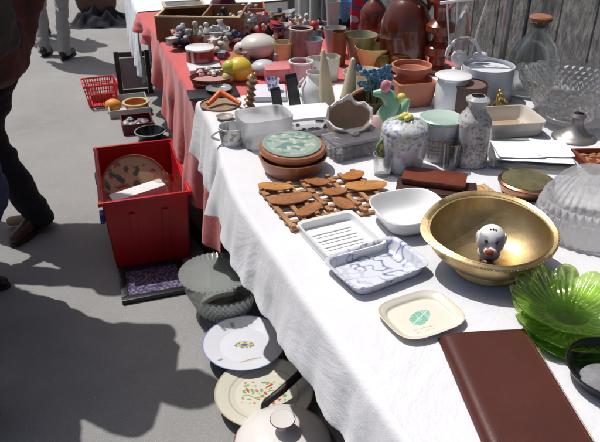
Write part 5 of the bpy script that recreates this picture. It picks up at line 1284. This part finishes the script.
def person(label, loc, rz, feet, tcol, jcol, scol, arms, hip=(0, 0, .92), lean=.0, hair=(.05, .03, .02), tr=1.0, jl=.86, wf=9, wide=1.0, group=None, cuff=.93, vx=.0065):
    t = thing('person', label, 'person', loc, rz, group); t.name = 'person'
    hp = Vector(hip); up = Vector((0, math.sin(lean), math.cos(lean))); ch = hp+up*.36; sh_ = hp+up*.52; nk = hp+up*.58; hd = hp+up*.72+Vector((0, .02, 0))
    knees = []
    for s_, (fx, fy, fz, toe) in zip((-1, 1), feet):
        ank = Vector((fx, fy, .085+fz)); h0 = hp+Vector((s_*.095, 0, -.02)); kn = ik(h0, ank, .44, .42, (0, 1, .1)); knees.append((h0, kn, ank))
    arm_ = []
    for s_, (hx, hy, hz) in zip((-1, 1), arms):
        s0 = sh_+Vector((s_*.19*wide, 0, -.03)); wv = Vector((hx, hy, hz)); el = ik(s0, wv, .30, .27, (0, -1, -.1)); d0 = (wv-s0)
        if d0.length > .565: wv = s0+d0.normalized()*.565; el = ik(s0, wv, .30, .27, (0, -1, -.1))
        arm_.append((s0, el, wv))
    def body(b):
        for h0, kn, an in knees: seg(b, h0, kn, .078, .052); seg(b, kn, an, .050, .034); seg(b, an+Vector((0, 0, -.04)), an+Vector((0, .12, -.055)), .03, .024)
        seg(b, hp, ch, .115, .12); seg(b, ch, sh_, .12, .09); seg(b, sh_+Vector((-.15, 0, -.03)), sh_+Vector((.15, 0, -.03)), .055, .055); seg(b, nk+up*-.06, nk+up*.06, .052, .05)
        ball(b, .1, hd, (.78, .95, 1.15), n=28); ball(b, .06, hd+Vector((0, .045, -.06)), (.8, .8, .8)); ball(b, .014, hd+Vector((0, .105, -.01)), (.8, 1, 1.4), n=10)
        ball(b, .013, hd+Vector((0, .092, -.055)), (1.9, .7, .6), n=10)
        for s_ in (-1, 1): ball(b, .02, hd+Vector((s_*.08, 0, -.005)), (.4, .8, 1.3), n=10); ball(b, .011, hd+Vector((s_*.032, .086, .012)), n=8)
        for s_, (s0, el, wv) in zip((-1, 1), arm_): seg(b, s0, el, .045, .036); seg(b, el, wv, .035, .024); hand(b, wv, wv-el, s_)
    union('body', body, skin, t, vx, 2)
    def trous(b):
        for h0, kn, an in knees:
            seg(b, h0+Vector((0, 0, .03)), h0.lerp(kn, .5), .105*tr, .088*tr); seg(b, h0.lerp(kn, .5), kn, .088*tr, .072*tr); seg(b, kn, kn.lerp(an, .5), .072*tr, .068*tr); tube(b, [kn.lerp(an, .5), an+Vector((0, -.01, -.02)), an+Vector((0, -.012, -.055))], [.068*tr, .064*tr, .069*tr], 18)
        seg(b, hp+Vector((-.05, 0, -.03)), hp+Vector((.05, 0, -.03)), .12, .12); seg(b, hp, hp+up*.12, .13, .125)
    union('trousers', trous, tcol, t, .009, 3, wr=.011, wf=wf)
    def jack(b):
        base = hp+up*(jl-.92)
        for k in range(6):
            a = base.lerp(ch, k/6); c_ = base.lerp(ch, (k+1)/6); 
            for sx in (-1, 0, 1): seg(b, a+Vector((sx*.06*wide, 0, 0)), c_+Vector((sx*.065*wide, 0, 0)), .128, .128, 14, 1)
        seg(b, ch, sh_+up*-.02, .14, .1); seg(b, sh_+Vector((-.165*wide, 0, -.035)), sh_+Vector((.165*wide, 0, -.035)), .072, .072); seg(b, nk+up*-.06, nk+up*.0, .075, .066)
        for s0, el, wv in arm_: seg(b, s0, el, .072, .06); seg(b, el, el.lerp(wv, cuff), .060, .047+.02*(cuff > 1))
    union('jacket', jack, jcol, t, .010, 3, wr=.012, wf=8)
    for (h0, kn, an), (fx, fy, fz, toe) in zip(knees, feet):
        def shoe(b, an=an, toe=toe):
            c_, s_ = math.cos(toe), math.sin(toe)
            def q(y, z, x=0): return an+Vector((x*c_-y*s_, x*s_+y*c_, z))
            seg(b, q(-.045, -.035), q(.0, -.03), .036, .040); seg(b, q(0, -.035), q(.09, -.05), .040, .034); seg(b, q(.09, -.052), q(.165, -.058), .036, .027); seg(b, q(0, -.02), q(0, .02), .042, .043)
        o = union('shoe', shoe, scol, t, .006, 3)
        for v in o.data.vertices: v.co.z = max(v.co.z, an.z-.076)
        c_, s_ = math.cos(toe), math.sin(toe); b_ = new()
        pts = []
        for k in range(28):
            a = TAU*k/28; y = .06+.135*math.cos(a); x = .040*math.sin(a)*(1.08+.14*math.cos(a)); pts.append((an.x+x*c_-y*s_, an.y+x*s_+y*c_))
        prism(b_, pts, an.z-.0845, an.z-.068); sl_ = mk('sole', b_, M('rubber_sole', (.03, .025, .022), rough=.8), o)
    def hr(b): ball(b, .112, hd+Vector((0, -.018, .025)), (.82, .92, 1.02), n=24, lump=.15)
    union('hair', hr, M('dark_hair', hair, rough=.6), t, .008, 2, wr=.006, wf=30)
    return t
den = M('black_denim', (.014, .014, .019), rough=.85, var=.3, vs=60, bump=.2, bs=200)
jean = M('blue_denim', (.035, .06, .13), rough=.85, var=.35, vs=50, bump=.2, bs=200)
greyt = M('grey_trousers', (.36, .34, .31), rough=.85, var=.12, vs=30)
brj = M('brown_suede', (.070, .032, .026), rough=.8, var=.25, vs=12); mau = M('mauve_wool', (.25, .19, .18), rough=.9, var=.15, vs=30); drk = M('black_wool', (.02, .022, .024), rough=.9)
bsh = M('brown_shoe_leather', (.075, .04, .028), rough=.4, var=.4, vs=25); ksh = M('black_shoe_leather', (.015, .014, .014), rough=.35)
person('person in black trousers and brown suede jacket striding left past the stall', (-1.26, 2.80, 0), PI/2, ((.02, .45, 0, 0), (-.09, .01, .004, 1.3)), den, brj, bsh,
       ((-.24, .2, .9), (.14, -.02, .90)), hip=(0, .06, .89), tr=1.05, jl=.84, wide=.9, cuff=1.28)
person('person in blue jeans and mauve wool jacket leaning at the left edge of the picture', (-1.395, 2.10, 0), -PI/2, ((-.10, -.01, 0, .1), (.10, -.09, 0, -.1)), jean, mau, ksh,
       ((-.12, .10, .98), (.02, .20, .97)), hip=(0, .17, .90), lean=.30, tr=.95, jl=.95, wide=1.1)
person('person in light grey trousers and black shoes walking away up the street', (-2.13, 5.63, 0), .05, ((-.105, .06, 0, .1), (.10, -.05, 0, -.1)), greyt, M('khaki_jacket', (.22, .20, .17), rough=.8), ksh,
       ((-.26, .05, .82), (.26, .0, .82)), tr=.82, jl=.88, vx=.011)
person('person in black trousers and dark jacket standing beyond the grey trousered walker', (-2.58, 6.36, 0), .3, ((-.10, .0, 0, .1), (.10, .0, 0, -.1)), den, drk, ksh,
       ((-.26, .05, .82), (.26, .0, .82)), tr=.85, vx=.011)
person('person in black trousers and dark coat standing at the bottom left corner', (-1.10, 1.42, 0), -.25, ((-.12, .0, 0, .1), (.085, .0, 0, .9)), den, drk, ksh,
       ((-.26, .05, .82), (.24, .0, .82)), tr=1.0, vx=.011)
person('person in grey coat standing just beyond the left edge, shading the asphalt', (-1.60, 2.32, 0), -1.2, ((-.12, .0, 0, .1), (.12, .03, 0, -.1)), jean, M('grey_coat', (.12, .12, .13), rough=.9), ksh,
       ((-.30, .12, .95), (.30, .1, .95)), wide=1.15, vx=.011)
person('person in blue coat standing furthest left, only their shadow reaching into the picture', (-1.31, 1.74, 0), -1.4, ((-.12, .0, 0, .1), (.12, .03, 0, -.1)), jean, M('blue_coat', (.05, .07, .12), rough=.9), ksh,
       ((-.30, .12, .95), (.34, .3, 1.0)), wide=1.1, vx=.011)
# shoulder bag carried by the person at the left edge
q = Vector((-1.03, 2.10, 1.0))
t = thing('shoulder_bag', 'dark green shoulder bag hanging over the person at the left edge', 'bag', q, 0)
dgn = M('dark_green_canvas', (.016, .022, .018), rough=.8, var=.3, vs=20)
def bagf(b): box(b, .17, .30, .34, (0, 0, 0), bev=.05, seg=4)
union('bag', bagf, dgn, t, .012, 4, wr=.012, wf=8)
b_ = new(); tube(b_, [(-.02, -.13, .30), (-.02, -.10, .48), (-.04, .0, .56), (-.02, .10, .48), (-.02, .13, .30)], .012, 8); mk('strap', b_, dgn, t)
